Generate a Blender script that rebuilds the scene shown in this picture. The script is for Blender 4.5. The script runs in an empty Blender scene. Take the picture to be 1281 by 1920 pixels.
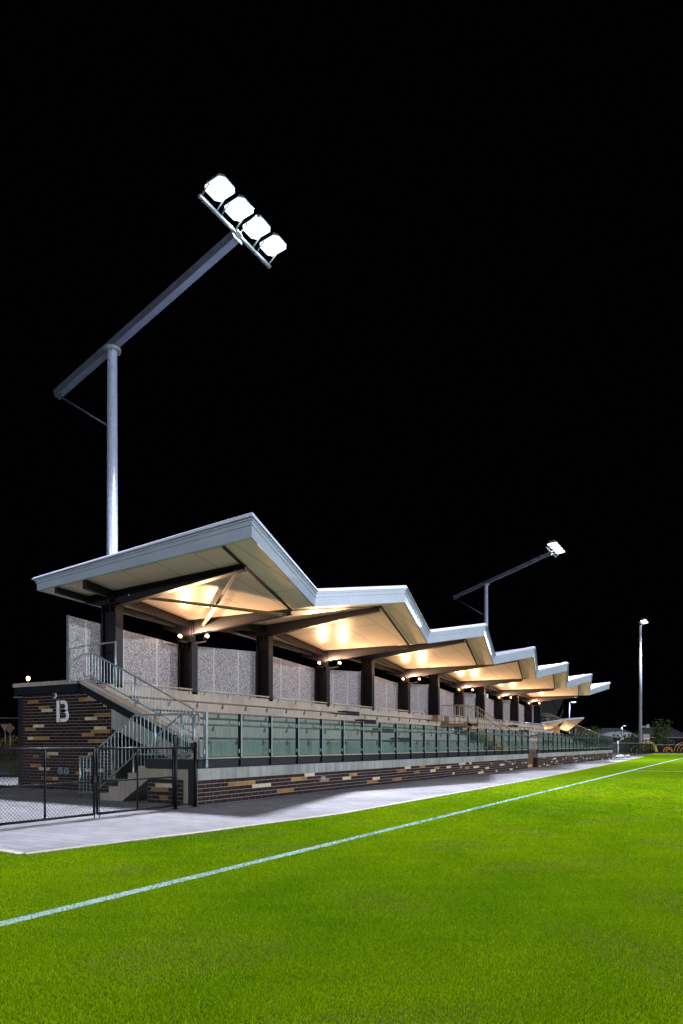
import bpy, math, random
import numpy as np
from mathutils import Vector, Matrix
random.seed(7); rng = np.random.default_rng(7)
R = math.radians
scene = bpy.context.scene
col = scene.collection

# ------------------------------------------------------------------ camera
YAW = R(30.09)
cam_d = bpy.data.cameras.new("camera"); cam = bpy.data.objects.new("camera", cam_d); col.objects.link(cam)
cam.location = (0, 0, 1.256); cam.rotation_euler = (R(90), 0, YAW)
cam_d.sensor_fit = 'VERTICAL'; cam_d.sensor_height = 36.0; cam_d.sensor_width = 24.0
cam_d.lens = 1290 / 1920 * 36
cam_d.shift_y = 435 / 1920
cam_d.clip_start = 0.05; cam_d.clip_end = 2000
scene.camera = cam
# ------------------------------------------------------------------ world: night sky
w = bpy.data.worlds.new("World"); scene.world = w; w.use_nodes = True
bg = w.node_tree.nodes['Background']
bg.inputs[0].default_value = (0.25, 0.3, 0.6, 1); bg.inputs[1].default_value = 0.0012
# ------------------------------------------------------------------ light levels
FLOOD_NEAR = 55000.0      # each mast head on the stand side
FLOOD_FAR = 180000.0      # the masts across the pitch
WARM = 39.0             # each uplight under the roof
FLOOD_COL = (0.86, 0.91, 1.0)
WARM_COL = (1.0, 0.62, 0.32)
scene.view_settings.view_transform = 'Standard'
scene.view_settings.look = 'None'
scene.view_settings.exposure = 0.0
scene.view_settings.gamma = 1.0
cy = scene.cycles
cy.use_denoising = True
cy.max_bounces = 6; cy.diffuse_bounces = 3; cy.glossy_bounces = 3; cy.transmission_bounces = 4; cy.transparent_max_bounces = 12
cy.caustics_reflective = False; cy.caustics_refractive = False
cy.sample_clamp_indirect = 4.0

# ------------------------------------------------------------------ helpers
ORG = {}     # world origin of each thing, shared by its parts
class MB:
    def __init__(s): s.v = []; s.f = []; s.m = []; s.sm = []
    def add(s, vs, fs, m=0, smooth=False):
        o = len(s.v); s.v += [tuple(p) for p in vs]
        for q in fs:
            s.f.append(tuple(i + o for i in q)); s.m.append(m); s.sm.append(smooth)
        return s
    def box(s, a, b, m=0):
        x0, x1 = sorted((a[0], b[0])); y0, y1 = sorted((a[1], b[1])); z0, z1 = sorted((a[2], b[2]))
        v = [(x0,y0,z0),(x1,y0,z0),(x1,y1,z0),(x0,y1,z0),(x0,y0,z1),(x1,y0,z1),(x1,y1,z1),(x0,y1,z1)]
        return s.add(v, [(0,3,2,1),(4,5,6,7),(0,1,5,4),(1,2,6,5),(2,3,7,6),(3,0,4,7)], m)
    def hexa(s, v, m=0):
        return s.add(v, [(0,3,2,1),(4,5,6,7),(0,1,5,4),(1,2,6,5),(2,3,7,6),(3,0,4,7)], m)
    def bar(s, p0, p1, w, h, up=(0,0,1), m=0):
        """square bar from p0 to p1, w across, h along up"""
        p0 = Vector(p0); p1 = Vector(p1); d = (p1 - p0).normalized(); u = Vector(up)
        if abs(d.dot(u)) > .999: u = Vector((1,0,0))
        a = d.cross(u).normalized(); b = a.cross(d).normalized()
        a *= w/2; b *= h/2
        v = [p0-a-b, p0+a-b, p1+a-b, p1-a-b, p0-a+b, p0+a+b, p1+a+b, p1-a+b]
        return s.hexa(v, m)
    def tube(s, p0, p1, r, r1=None, n=10, m=0, cap=True):
        p0 = Vector(p0); p1 = Vector(p1); d = (p1 - p0).normalized()
        u = Vector((0,0,1)) if abs(d.z) < .95 else Vector((1,0,0))
        a = d.cross(u).normalized(); b = a.cross(d).normalized(); r1 = r if r1 is None else r1
        vs = []
        for p, q in ((p0, r), (p1, r1)):
            for i in range(n):
                t = 2*math.pi*i/n; vs.append(p + a*math.cos(t)*q + b*math.sin(t)*q)
        s.add(vs, [(i, (i+1)%n, n+(i+1)%n, n+i) for i in range(n)], m, n > 6)
        if cap:
            o = len(s.v) - 2*n
            s.f.append(tuple(o+i for i in reversed(range(n)))); s.m.append(m); s.sm.append(False)
            s.f.append(tuple(o+n+i for i in range(n))); s.m.append(m); s.sm.append(False)
        return s
    def path(s, pts, r, n=8, m=0):
        """bent pipe: mitred rings"""
        P = [Vector(p) for p in pts]; rings = []
        for i, p in enumerate(P):
            d0 = (P[i]-P[i-1]).normalized() if i else None
            d1 = (P[i+1]-P[i]).normalized() if i < len(P)-1 else None
            d = ((d0 or d1) + (d1 or d0)).normalized()
            k = 1.0 if (d0 is None or d1 is None) else 1/max(.5, d.dot(d0))
            ref = Vector((0,1,0)) if abs(d.y) < .9 else Vector((1,0,0))
            a = d.cross(ref).normalized(); b = a.cross(d).normalized()
            rings.append([p + a*math.cos(2*math.pi*j/n)*r*k + b*math.sin(2*math.pi*j/n)*r for j in range(n)])
        vs = [q for g in rings for q in g]; fs = []
        for i in range(len(P)-1):
            for j in range(n): fs.append((i*n+j, i*n+(j+1)%n, (i+1)*n+(j+1)%n, (i+1)*n+j))
        s.add(vs, fs, m, True)
        s.add(rings[0], [tuple(reversed(range(n)))], m); s.add(rings[-1], [tuple(range(n))], m)
        return s
    def prism(s, poly, y0, y1, axis='y', m=0):
        """polygon in (x,z) swept along y, or in (y,z) along x, or (x,y) along z"""
        n = len(poly)
        def pt(p, t):
            return (p[0], t, p[1]) if axis == 'y' else ((t, p[0], p[1]) if axis == 'x' else (p[0], p[1], t))
        vs = [pt(p, y0) for p in poly] + [pt(p, y1) for p in poly]
        fs = [(i, (i+1)%n, n+(i+1)%n, n+i) for i in range(n)] + [tuple(reversed(range(n))), tuple(range(n, 2*n))]
        return s.add(vs, fs, m)
    def build(s, name, mats, parent=None, loc=None):
        me = bpy.data.meshes.new(name)
        o = Vector(loc) if loc else Vector((0,0,0))
        if parent is not None and loc is None: o = Vector(ORG.get(parent.name, (0,0,0)))
        me.from_pydata([(p[0]-o.x, p[1]-o.y, p[2]-o.z) for p in s.v], [], s.f)
        for mt in (mats if isinstance(mats, (list, tuple)) else [mats]): me.materials.append(mt)
        me.polygons.foreach_set('material_index', s.m); me.polygons.foreach_set('use_smooth', s.sm)
        me.update()
        bm_fix(me)
        ob = bpy.data.objects.new(name, me); col.objects.link(ob)
        if parent is not None:
            ob.parent = parent; ORG[ob.name] = tuple(o)
        elif loc: ob.location = loc
        return ob

import bmesh
def bm_fix(me):
    bm = bmesh.new(); bm.from_mesh(me); bmesh.ops.recalc_face_normals(bm, faces=bm.faces); bm.to_mesh(me); bm.free()

def tag(o, label, cat, group=None, kind=None):
    if label: o['label'] = label
    if cat: o['category'] = cat
    if group: o['group'] = group
    if kind: o['kind'] = kind
    return o
def thing(name, label, cat, loc=(0,0,0), group=None):
    """Empty at the base; parts are given in world coordinates and stored relative to it"""
    o = bpy.data.objects.new(name, None); col.objects.link(o); o.location = loc; o.empty_display_size = .3
    ORG[o.name] = tuple(loc)
    return tag(o, label, cat, group)
def struct(o): o['kind'] = 'structure'; return o

def copy_thing(src, loc, label=None, rotz=0):
    c = src.copy(); col.objects.link(c); c.location = loc; c.rotation_euler = (0,0,rotz)
    if label: c['label'] = label
    def rec(a, b):
        for ch in list(a.children):
            d = ch.copy(); col.objects.link(d); d.parent = b; rec(ch, d)
    rec(src, c)
    return c

# ------------------------------------------------------------------ materials
def mat(name, colr, rough=.6, metal=0., spec=.5, emit=None, es=0., noise=None, bump=None):
    m = bpy.data.materials.new(name); m.use_nodes = True; nt = m.node_tree; N = nt.nodes; L = nt.links
    b = N['Principled BSDF']
    b.inputs['Base Color'].default_value = (*colr, 1); b.inputs['Roughness'].default_value = rough
    b.inputs['Metallic'].default_value = metal; b.inputs['Specular IOR Level'].default_value = spec
    if emit: b.inputs['Emission Color'].default_value = (*emit, 1); b.inputs['Emission Strength'].default_value = es
    if noise:   # (scale, amount, detail)
        tc = N.new('ShaderNodeTexCoord'); no = N.new('ShaderNodeTexNoise'); no.inputs['Scale'].default_value = noise[0]
        no.inputs['Detail'].default_value = noise[2] if len(noise) > 2 else 5
        L.new(tc.outputs['Object'], no.inputs['Vector'])
        mr = N.new('ShaderNodeMapRange'); mr.inputs[1].default_value = .25; mr.inputs[2].default_value = .75
        mr.inputs[3].default_value = 1-noise[1]; mr.inputs[4].default_value = 1+noise[1]
        L.new(no.outputs['Fac'], mr.inputs[0])
        mx = N.new('ShaderNodeVectorMath'); mx.operation = 'SCALE'; mx.inputs[0].default_value = colr
        L.new(mr.outputs[0], mx.inputs['Scale']); L.new(mx.outputs[0], b.inputs['Base Color'])
    if bump:    # (scale, strength)
        tc = N.new('ShaderNodeTexCoord'); no = N.new('ShaderNodeTexNoise'); no.inputs['Scale'].default_value = bump[0]
        no.inputs['Detail'].default_value = 6
        L.new(tc.outputs['Object'], no.inputs['Vector'])
        bp = N.new('ShaderNodeBump'); bp.inputs['Strength'].default_value = bump[1]; bp.inputs['Distance'].default_value = .02
        L.new(no.outputs['Fac'], bp.inputs['Height']); L.new(bp.outputs[0], b.inputs['Normal'])
    return m

M = {}
M['mortar'] = mat('mortar', (.34,.265,.19), .9, noise=(9,.2))
def brick_mat(name, c, v=.35):
    m = mat(name, c, .7, spec=.15); nt = m.node_tree; N = nt.nodes; L = nt.links; b = N['Principled BSDF']
    g = N.new('ShaderNodeNewGeometry'); no = N.new('ShaderNodeTexNoise'); no.inputs['Scale'].default_value = 14
    tc = N.new('ShaderNodeTexCoord'); L.new(tc.outputs['Object'], no.inputs['Vector'])
    ad = N.new('ShaderNodeMath'); ad.operation = 'ADD'; L.new(g.outputs['Random Per Island'], ad.inputs[0]); L.new(no.outputs['Fac'], ad.inputs[1])
    mr = N.new('ShaderNodeMapRange'); mr.inputs[1].default_value = .3; mr.inputs[2].default_value = 1.6
    mr.inputs[3].default_value = 1-v; mr.inputs[4].default_value = 1+v; L.new(ad.outputs[0], mr.inputs[0])
    hs = N.new('ShaderNodeHueSaturation'); hs.inputs['Color'].default_value = (*c,1); L.new(mr.outputs[0], hs.inputs['Value'])
    L.new(hs.outputs[0], b.inputs['Base Color']); return m
M['brick_dark'] = brick_mat('brick_dark', (.017,.010,.015), .6)
M['brick_gold'] = brick_mat('brick_gold', (.30,.16,.05))
M['brick_tan'] = brick_mat('brick_tan', (.24,.115,.05))
M['brick_cream'] = brick_mat('brick_cream', (.52,.45,.33), .2)
BR = [M['mortar'], M['brick_dark'], M['brick_gold'], M['brick_tan'], M['brick_cream']]

def concrete(name, c, streak=.25):
    m = mat(name, c, .85, spec=.25, bump=(30,.15)); nt = m.node_tree; N = nt.nodes; L = nt.links; b = N['Principled BSDF']
    tc = N.new('ShaderNodeTexCoord'); mp = N.new('ShaderNodeMapping'); mp.inputs['Scale'].default_value = (7,7,.6)
    L.new(tc.outputs['Object'], mp.inputs['Vector'])
    n1 = N.new('ShaderNodeTexNoise'); n1.inputs['Scale'].default_value = 1.6; n1.inputs['Detail'].default_value = 6; L.new(mp.outputs[0], n1.inputs['Vector'])
    n2 = N.new('ShaderNodeTexNoise'); n2.inputs['Scale'].default_value = .9; n2.inputs['Detail'].default_value = 8; L.new(tc.outputs['Object'], n2.inputs['Vector'])
    a = N.new('ShaderNodeMath'); a.operation = 'ADD'; L.new(n1.outputs['Fac'], a.inputs[0]); L.new(n2.outputs['Fac'], a.inputs[1])
    mr = N.new('ShaderNodeMapRange'); mr.inputs[1].default_value = .7; mr.inputs[2].default_value = 1.3
    mr.inputs[3].default_value = 1-streak; mr.inputs[4].default_value = 1+streak*.6; L.new(a.outputs[0], mr.inputs[0])
    mx = N.new('ShaderNodeVectorMath'); mx.operation = 'SCALE'; mx.inputs[0].default_value = c
    L.new(mr.outputs[0], mx.inputs['Scale']); L.new(mx.outputs[0], b.inputs['Base Color']); return m
M['concrete'] = concrete('concrete', (.36,.32,.285))
M['concrete_band'] = concrete('concrete_band', (.29,.295,.285), .4)
M['steel_dark'] = mat('steel_dark', (.012,.010,.018), .5, spec=.25, noise=(3,.15))
M['channel'] = mat('channel_steel', (.007,.011,.017), .55, spec=.25, noise=(2,.2))
M['fence_black'] = mat('fence_black', (.006,.0065,.009), .5, spec=.22)
M['galv'] = mat('galvanised', (.36,.42,.46), .42, .65, noise=(18,.25))
M['galv_post'] = mat('galvanised_post', (.24,.275,.30), .45, .5, noise=(12,.2))
M['pole'] = mat('galvanised_pole', (.50,.56,.78), .36, .35, noise=(6,.18))
M['pipe'] = mat('steel_pipe', (.42,.38,.35), .45, .5, noise=(8,.2))
M['pipe_dark'] = mat('steel_pipe_weathered', (.14,.12,.11), .5, .4)
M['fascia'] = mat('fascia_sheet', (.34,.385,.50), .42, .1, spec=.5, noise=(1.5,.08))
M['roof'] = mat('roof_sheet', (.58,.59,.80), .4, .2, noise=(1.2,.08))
M['dark_void'] = mat('dark_shade_and_base', (.015,.015,.02), .8)  # near-black: shade on the undercroft wall, plain dark on the hoop bases
M['white'] = mat('white_sign_vinyl', (.72,.72,.78), .5, noise=(9,.12))
M['pedestal'] = concrete('warm_lit_concrete', (.38,.27,.17), .2)  # concrete tinted brown: the warm light falling on it is put into the colour
M['hand'] = mat('sign_board_dark', (.012,.012,.02), .5)

def soffit_mat():
    m = mat('soffit_panel', (.60,.54,.45), .46, spec=.12); nt = m.node_tree; N = nt.nodes; L = nt.links; b = N['Principled BSDF']
    tc = N.new('ShaderNodeTexCoord'); br = N.new('ShaderNodeTexBrick')
    mp = N.new('ShaderNodeMapping'); mp.inputs['Rotation'].default_value = (0,0,R(90)); mp.inputs['Location'].default_value = (.55,.3,0)
    L.new(tc.outputs['Object'], mp.inputs['Vector']); L.new(mp.outputs[0], br.inputs['Vector'])
    br.offset = .5; br.inputs['Scale'].default_value = 1; br.inputs['Brick Width'].default_value = 2.7; br.inputs['Row Height'].default_value = 1.2
    br.inputs['Mortar Size'].default_value = .008; br.inputs['Mortar Smooth'].default_value = 0
    br.inputs['Color1'].default_value = (.78,.63,.55,1); br.inputs['Color2'].default_value = (.75,.605,.525,1); br.inputs['Mortar'].default_value = (.16,.12,.09,1)
    L.new(br.outputs['Color'], b.inputs['Base Color'])
    no = N.new('ShaderNodeTexNoise'); no.inputs['Scale'].default_value = .8; L.new(tc.outputs['Object'], no.inputs['Vector'])
    bp = N.new('ShaderNodeBump'); bp.inputs['Strength'].default_value = .12; bp.inputs['Distance'].default_value = .05
    L.new(no.outputs['Fac'], bp.inputs['Height']); L.new(bp.outputs[0], b.inputs['Normal']); return m
M['soffit'] = soffit_mat()

def perf_mat():
    m = mat('perforated_sheet', (.6,.58,.6), .5, spec=.4); nt = m.node_tree; N = nt.nodes; L = nt.links; b = N['Principled BSDF']
    tc = N.new('ShaderNodeTexCoord')
    no = N.new('ShaderNodeTexNoise'); no.inputs['Scale'].default_value = 25; no.inputs['Detail'].default_value = 1.5; no.inputs['Distortion'].default_value = 1.2
    L.new(tc.outputs['Object'], no.inputs['Vector'])
    n2 = N.new('ShaderNodeTexNoise'); n2.inputs['Scale'].default_value = 38; n2.inputs['Detail'].default_value = 0
    L.new(tc.outputs['Object'], n2.inputs['Vector'])
    cr = N.new('ShaderNodeMapRange'); cr.inputs[1].default_value = .445; cr.inputs[2].default_value = .475; L.new(no.outputs['Fac'], cr.inputs[0])
    c2 = N.new('ShaderNodeMapRange'); c2.inputs[1].default_value = .40; c2.inputs[2].default_value = .43; L.new(n2.outputs['Fac'], c2.inputs[0])
    mu = N.new('ShaderNodeMath'); mu.operation = 'MULTIPLY'; L.new(cr.outputs[0], mu.inputs[0]); L.new(c2.outputs[0], mu.inputs[1])
    # plain strips at panel joints every 1.33 m
    sp = N.new('ShaderNodeSeparateXYZ'); L.new(tc.outputs['Object'], sp.inputs[0])
    md = N.new('ShaderNodeMath'); md.operation = 'PINGPONG'; md.inputs[1].default_value = .65; L.new(sp.outputs['Y'], md.inputs[0])
    lt = N.new('ShaderNodeMath'); lt.operation = 'LESS_THAN'; lt.inputs[1].default_value = .035; L.new(md.outputs[0], lt.inputs[0])
    mxm = N.new('ShaderNodeMath'); mxm.operation = 'MAXIMUM'; L.new(mu.outputs[0], mxm.inputs[0]); L.new(lt.outputs[0], mxm.inputs[1])
    mix = N.new('ShaderNodeMix'); mix.data_type = 'RGBA'; mix.inputs[6].default_value = (.11,.095,.115,1); mix.inputs[7].default_value = (.40,.375,.41,1)
    L.new(mxm.outputs[0], mix.inputs[0]); L.new(mix.outputs[2], b.inputs['Base Color']); return m
M['perf'] = perf_mat()

def glass_mat():
    m = bpy.data.materials.new('green_tinted_glass'); m.use_nodes = True; nt = m.node_tree; N = nt.nodes; L = nt.links
    N.remove(N['Principled BSDF']); out = N['Material Output']
    tr = N.new('ShaderNodeBsdfTransparent'); tr.inputs[0].default_value = (.77,.88,.87,1)
    gl = N.new('ShaderNodeBsdfGlossy'); gl.inputs['Roughness'].default_value = .02; gl.inputs[0].default_value = (.85,1,.95,1)
    fr = N.new('ShaderNodeFresnel'); fr.inputs[0].default_value = 1.55
    df = N.new('ShaderNodeBsdfDiffuse'); df.inputs[0].default_value = (.42,.55,.52,1)
    m0 = N.new('ShaderNodeMixShader'); m0.inputs[0].default_value = .04; L.new(tr.outputs[0], m0.inputs[1]); L.new(df.outputs[0], m0.inputs[2])
    mx = N.new('ShaderNodeMixShader'); bf = N.new('ShaderNodeNewGeometry'); iv = N.new('ShaderNodeMath'); iv.operation = 'SUBTRACT'; iv.inputs[0].default_value = 1; L.new(bf.outputs['Backfacing'], iv.inputs[1])
    fm = N.new('ShaderNodeMath'); fm.operation = 'MULTIPLY'; L.new(fr.outputs[0], fm.inputs[0]); L.new(iv.outputs[0], fm.inputs[1])
    L.new(fm.outputs[0], mx.inputs[0]); L.new(m0.outputs[0], mx.inputs[1]); L.new(gl.outputs[0], mx.inputs[2])
    L.new(mx.outputs[0], out.inputs[0]); return m
M['glass'] = glass_mat()
M['lens_warm'] = mat('warm_lamp_lens', (1,.8,.5), .4, emit=(1,.58,.20), es=7)
M['lens_white'] = mat('floodlight_lens', (.9,.9,1), .4, emit=(.90,.93,1), es=5)
M['lens_street'] = mat('street_lamp_lens', (.9,.9,.9), .4, emit=(.9,.95,1), es=5)
M['lens_sodium'] = mat('street_lamp_lens_warm', (.9,.8,.6), .4, emit=(1,.72,.35), es=4)

def paver_mat():
    m = mat('light_pavers', (.42,.42,.45), .8, spec=.3); nt = m.node_tree; N = nt.nodes; L = nt.links; b = N['Principled BSDF']
    tc = N.new('ShaderNodeTexCoord'); br = N.new('ShaderNodeTexBrick'); L.new(tc.outputs['Object'], br.inputs['Vector'])
    br.inputs['Scale'].default_value = 1; br.inputs['Brick Width'].default_value = .4; br.inputs['Row Height'].default_value = .2
    br.inputs['Mortar Size'].default_value = .006; br.inputs['Mortar Smooth'].default_value = .3
    br.inputs['Color1'].default_value = (.245,.236,.268,1); br.inputs['Color2'].default_value = (.20,.192,.22,1); br.inputs['Mortar'].default_value = (.095,.09,.105,1)
    n2 = N.new('ShaderNodeTexNoise'); n2.inputs['Scale'].default_value = .55; n2.inputs['Detail'].default_value = 8; n2.inputs['Roughness'].default_value = .65; L.new(tc.outputs['Object'], n2.inputs['Vector'])
    mr = N.new('ShaderNodeMapRange'); mr.inputs[1].default_value = .3; mr.inputs[2].default_value = .7; mr.inputs[3].default_value = .62; mr.inputs[4].default_value = 1.14
    L.new(n2.outputs['Fac'], mr.inputs[0])
    mx = N.new('ShaderNodeVectorMath'); mx.operation = 'SCALE'; L.new(br.outputs['Color'], mx.inputs[0]); L.new(mr.outputs[0], mx.inputs['Scale'])
    L.new(mx.outputs[0], b.inputs['Base Color'])
    bp = N.new('ShaderNodeBump'); bp.inputs['Strength'].default_value = .5; bp.inputs['Distance'].default_value = .01; bp.invert = True
    L.new(br.outputs['Fac'], bp.inputs['Height']); L.new(bp.outputs[0], b.inputs['Normal']); return m
M['paver'] = paver_mat()
M['edging'] = concrete('path_edging', (.36,.34,.26), .3)

def turf_mat():
    m = mat('turf', (.06,.13,.01), .9, spec=0.0); nt = m.node_tree; N = nt.nodes; L = nt.links; b = N['Principled BSDF']
    tc = N.new('ShaderNodeTexCoord')
    def noise(sc, det, ro=.6):
        n = N.new('ShaderNodeTexNoise'); n.inputs['Scale'].default_value = sc; n.inputs['Detail'].default_value = det; n.inputs['Roughness'].default_value = ro
        L.new(tc.outputs['Object'], n.inputs['Vector']); return n
    a = noise(.35, 5); c = noise(6, 8, .7); d = noise(60, 4, .7)
    cr = N.new('ShaderNodeValToRGB'); cr.color_ramp.elements[0].position = .3; cr.color_ramp.elements[0].color = (.060,.130,.003,1)
    cr.color_ramp.elements[1].position = .7; cr.color_ramp.elements[1].color = (.132,.205,.004,1)
    s1 = N.new('ShaderNodeMath'); s1.operation = 'MULTIPLY_ADD'; s1.inputs[1].default_value = .45; L.new(a.outputs['Fac'], s1.inputs[0])
    s2 = N.new('ShaderNodeMath'); s2.operation = 'MULTIPLY_ADD'; s2.inputs[1].default_value = .3; L.new(c.outputs['Fac'], s2.inputs[0])
    s3 = N.new('ShaderNodeMath'); s3.operation = 'MULTIPLY'; s3.inputs[1].default_value = .25; L.new(d.outputs['Fac'], s3.inputs[0])
    L.new(s3.outputs[0], s2.inputs[2]); L.new(s2.outputs[0], s1.inputs[2]); L.new(s1.outputs[0], cr.inputs[0])
    L.new(cr.outputs[0], b.inputs['Base Color'])
    bp = N.new('ShaderNodeBump'); bp.inputs['Strength'].default_value = .9; bp.inputs['Distance'].default_value = .03
    L.new(d.outputs['Fac'], bp.inputs['Height']); L.new(bp.outputs[0], b.inputs['Normal']); return m
M['turf'] = turf_mat()
M['line'] = mat('line_paint', (.25,.37,.31), .9, noise=(25,.25,8))

def leaf_mat(name, c):
    m = mat(name, c, .6, spec=.3); nt = m.node_tree; N = nt.nodes; L = nt.links; b = N['Principled BSDF']
    g = N.new('ShaderNodeNewGeometry'); mr = N.new('ShaderNodeMapRange'); mr.inputs[3].default_value = .45; mr.inputs[4].default_value = 1.6
    L.new(g.outputs['Random Per Island'], mr.inputs[0])
    mx = N.new('ShaderNodeVectorMath'); mx.operation = 'SCALE'; mx.inputs[0].default_value = c; L.new(mr.outputs[0], mx.inputs['Scale'])
    L.new(mx.outputs[0], b.inputs['Base Color']); return m
M['leaf'] = leaf_mat('leaf_green', (.09,.13,.03)); M['leaf_dry'] = leaf_mat('leaf_brown', (.09,.06,.025))
M['bark'] = mat('bark', (.12,.09,.06), .9)
M['asphalt'] = mat('asphalt', (.05,.05,.055), .9, noise=(4,.3))
M['soil'] = mat('ground_soil', (.035,.03,.022), .95, noise=(.8,.4))

# ================================================================== GROUND
mb = MB(); mb.add([(-400,-60,-.016),(400,-60,-.016),(400,600,-.016),(-400,600,-.016)], [(0,1,2,3)])
struct(mb.build('ground', M['soil']))
# pitch sheet: polygon right of the path edge
edge = [(-40,5.03),(-7.58,5.02),(-7.05,4.96),(-6.6,7.6),(-6.22,10.7),(-6.28,16),(-6.38,24.7),(-6.9,40),(-7.5,55),(-8.0,69.5)]
tip = (-8.2, 73.5)
poly = edge + [tip, (-9.5,74.5), (-9.5,96.5), (80,96.5), (80,-40), (-40,-40)]
mb = MB(); mb.add([(x,y,-.004) for x,y in poly], [tuple(range(len(poly)))])
struct(mb.build('pitch', M['turf']))
pv = edge + [tip, (-9.5,74.5),(-16,74.5),(-16,62),(-25.5,62),(-25.5,11.0),(-40,8.0)]
mb = MB(); mb.add([(x,y,0) for x,y in pv], [tuple(range(len(pv)))])
struct(mb.build('path', M['paver']))
# edging strip along the path
mb = MB()
ee = edge[1:] + [tip]
for i in range(len(ee)-1):
    (x0,y0),(x1,y1) = ee[i],ee[i+1]
    d = Vector((x1-x0,y1-y0,0)).normalized(); n = Vector((d.y,-d.x,0))*.11
    mb.hexa([(x0-n.x*.4,y0-n.y*.4,-.05),(x1-n.x*.4,y1-n.y*.4,-.05),(x1+n.x*.6,y1+n.y*.6,-.05),(x0+n.x*.6,y0+n.y*.6,-.05),
             (x0-n.x*.4,y0-n.y*.4,.012),(x1-n.x*.4,y1-n.y*.4,.012),(x1+n.x*.6,y1+n.y*.6,.012),(x0+n.x*.6,y0+n.y*.6,.012)])
struct(mb.build('kerb_edging', M['edging']))
# markings
mb = MB(); mb.add([(-4.525,-20,.001),(-4.40,-20,.001),(-4.40,96,.001),(-4.525,96,.001)], [(0,1,2,3)])
struct(mb.build('touchline', M['line']))
mb = MB(); mb.add([(-4.385,34.9,.001),(62,34.9,.001),(62,35.02,.001),(-4.385,35.02,.001)], [(0,1,2,3)])
struct(mb.build('cross_line', M['line']))
# left: bright path, road
mb = MB(); mb.add([(-60,17.5,.004),(-25.6,11.2,.004),(-25.6,26,.004),(-60,34,.004)], [(0,1,2,3)])
struct(mb.build('footpath', M['paver']))
mb = MB(); mb.add([(-140,36,.0),(-25.6,28,.0),(-25.6,36,.0),(-140,52,.0)], [(0,1,2,3)])
struct(mb.build('road', M['asphalt']))

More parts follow.
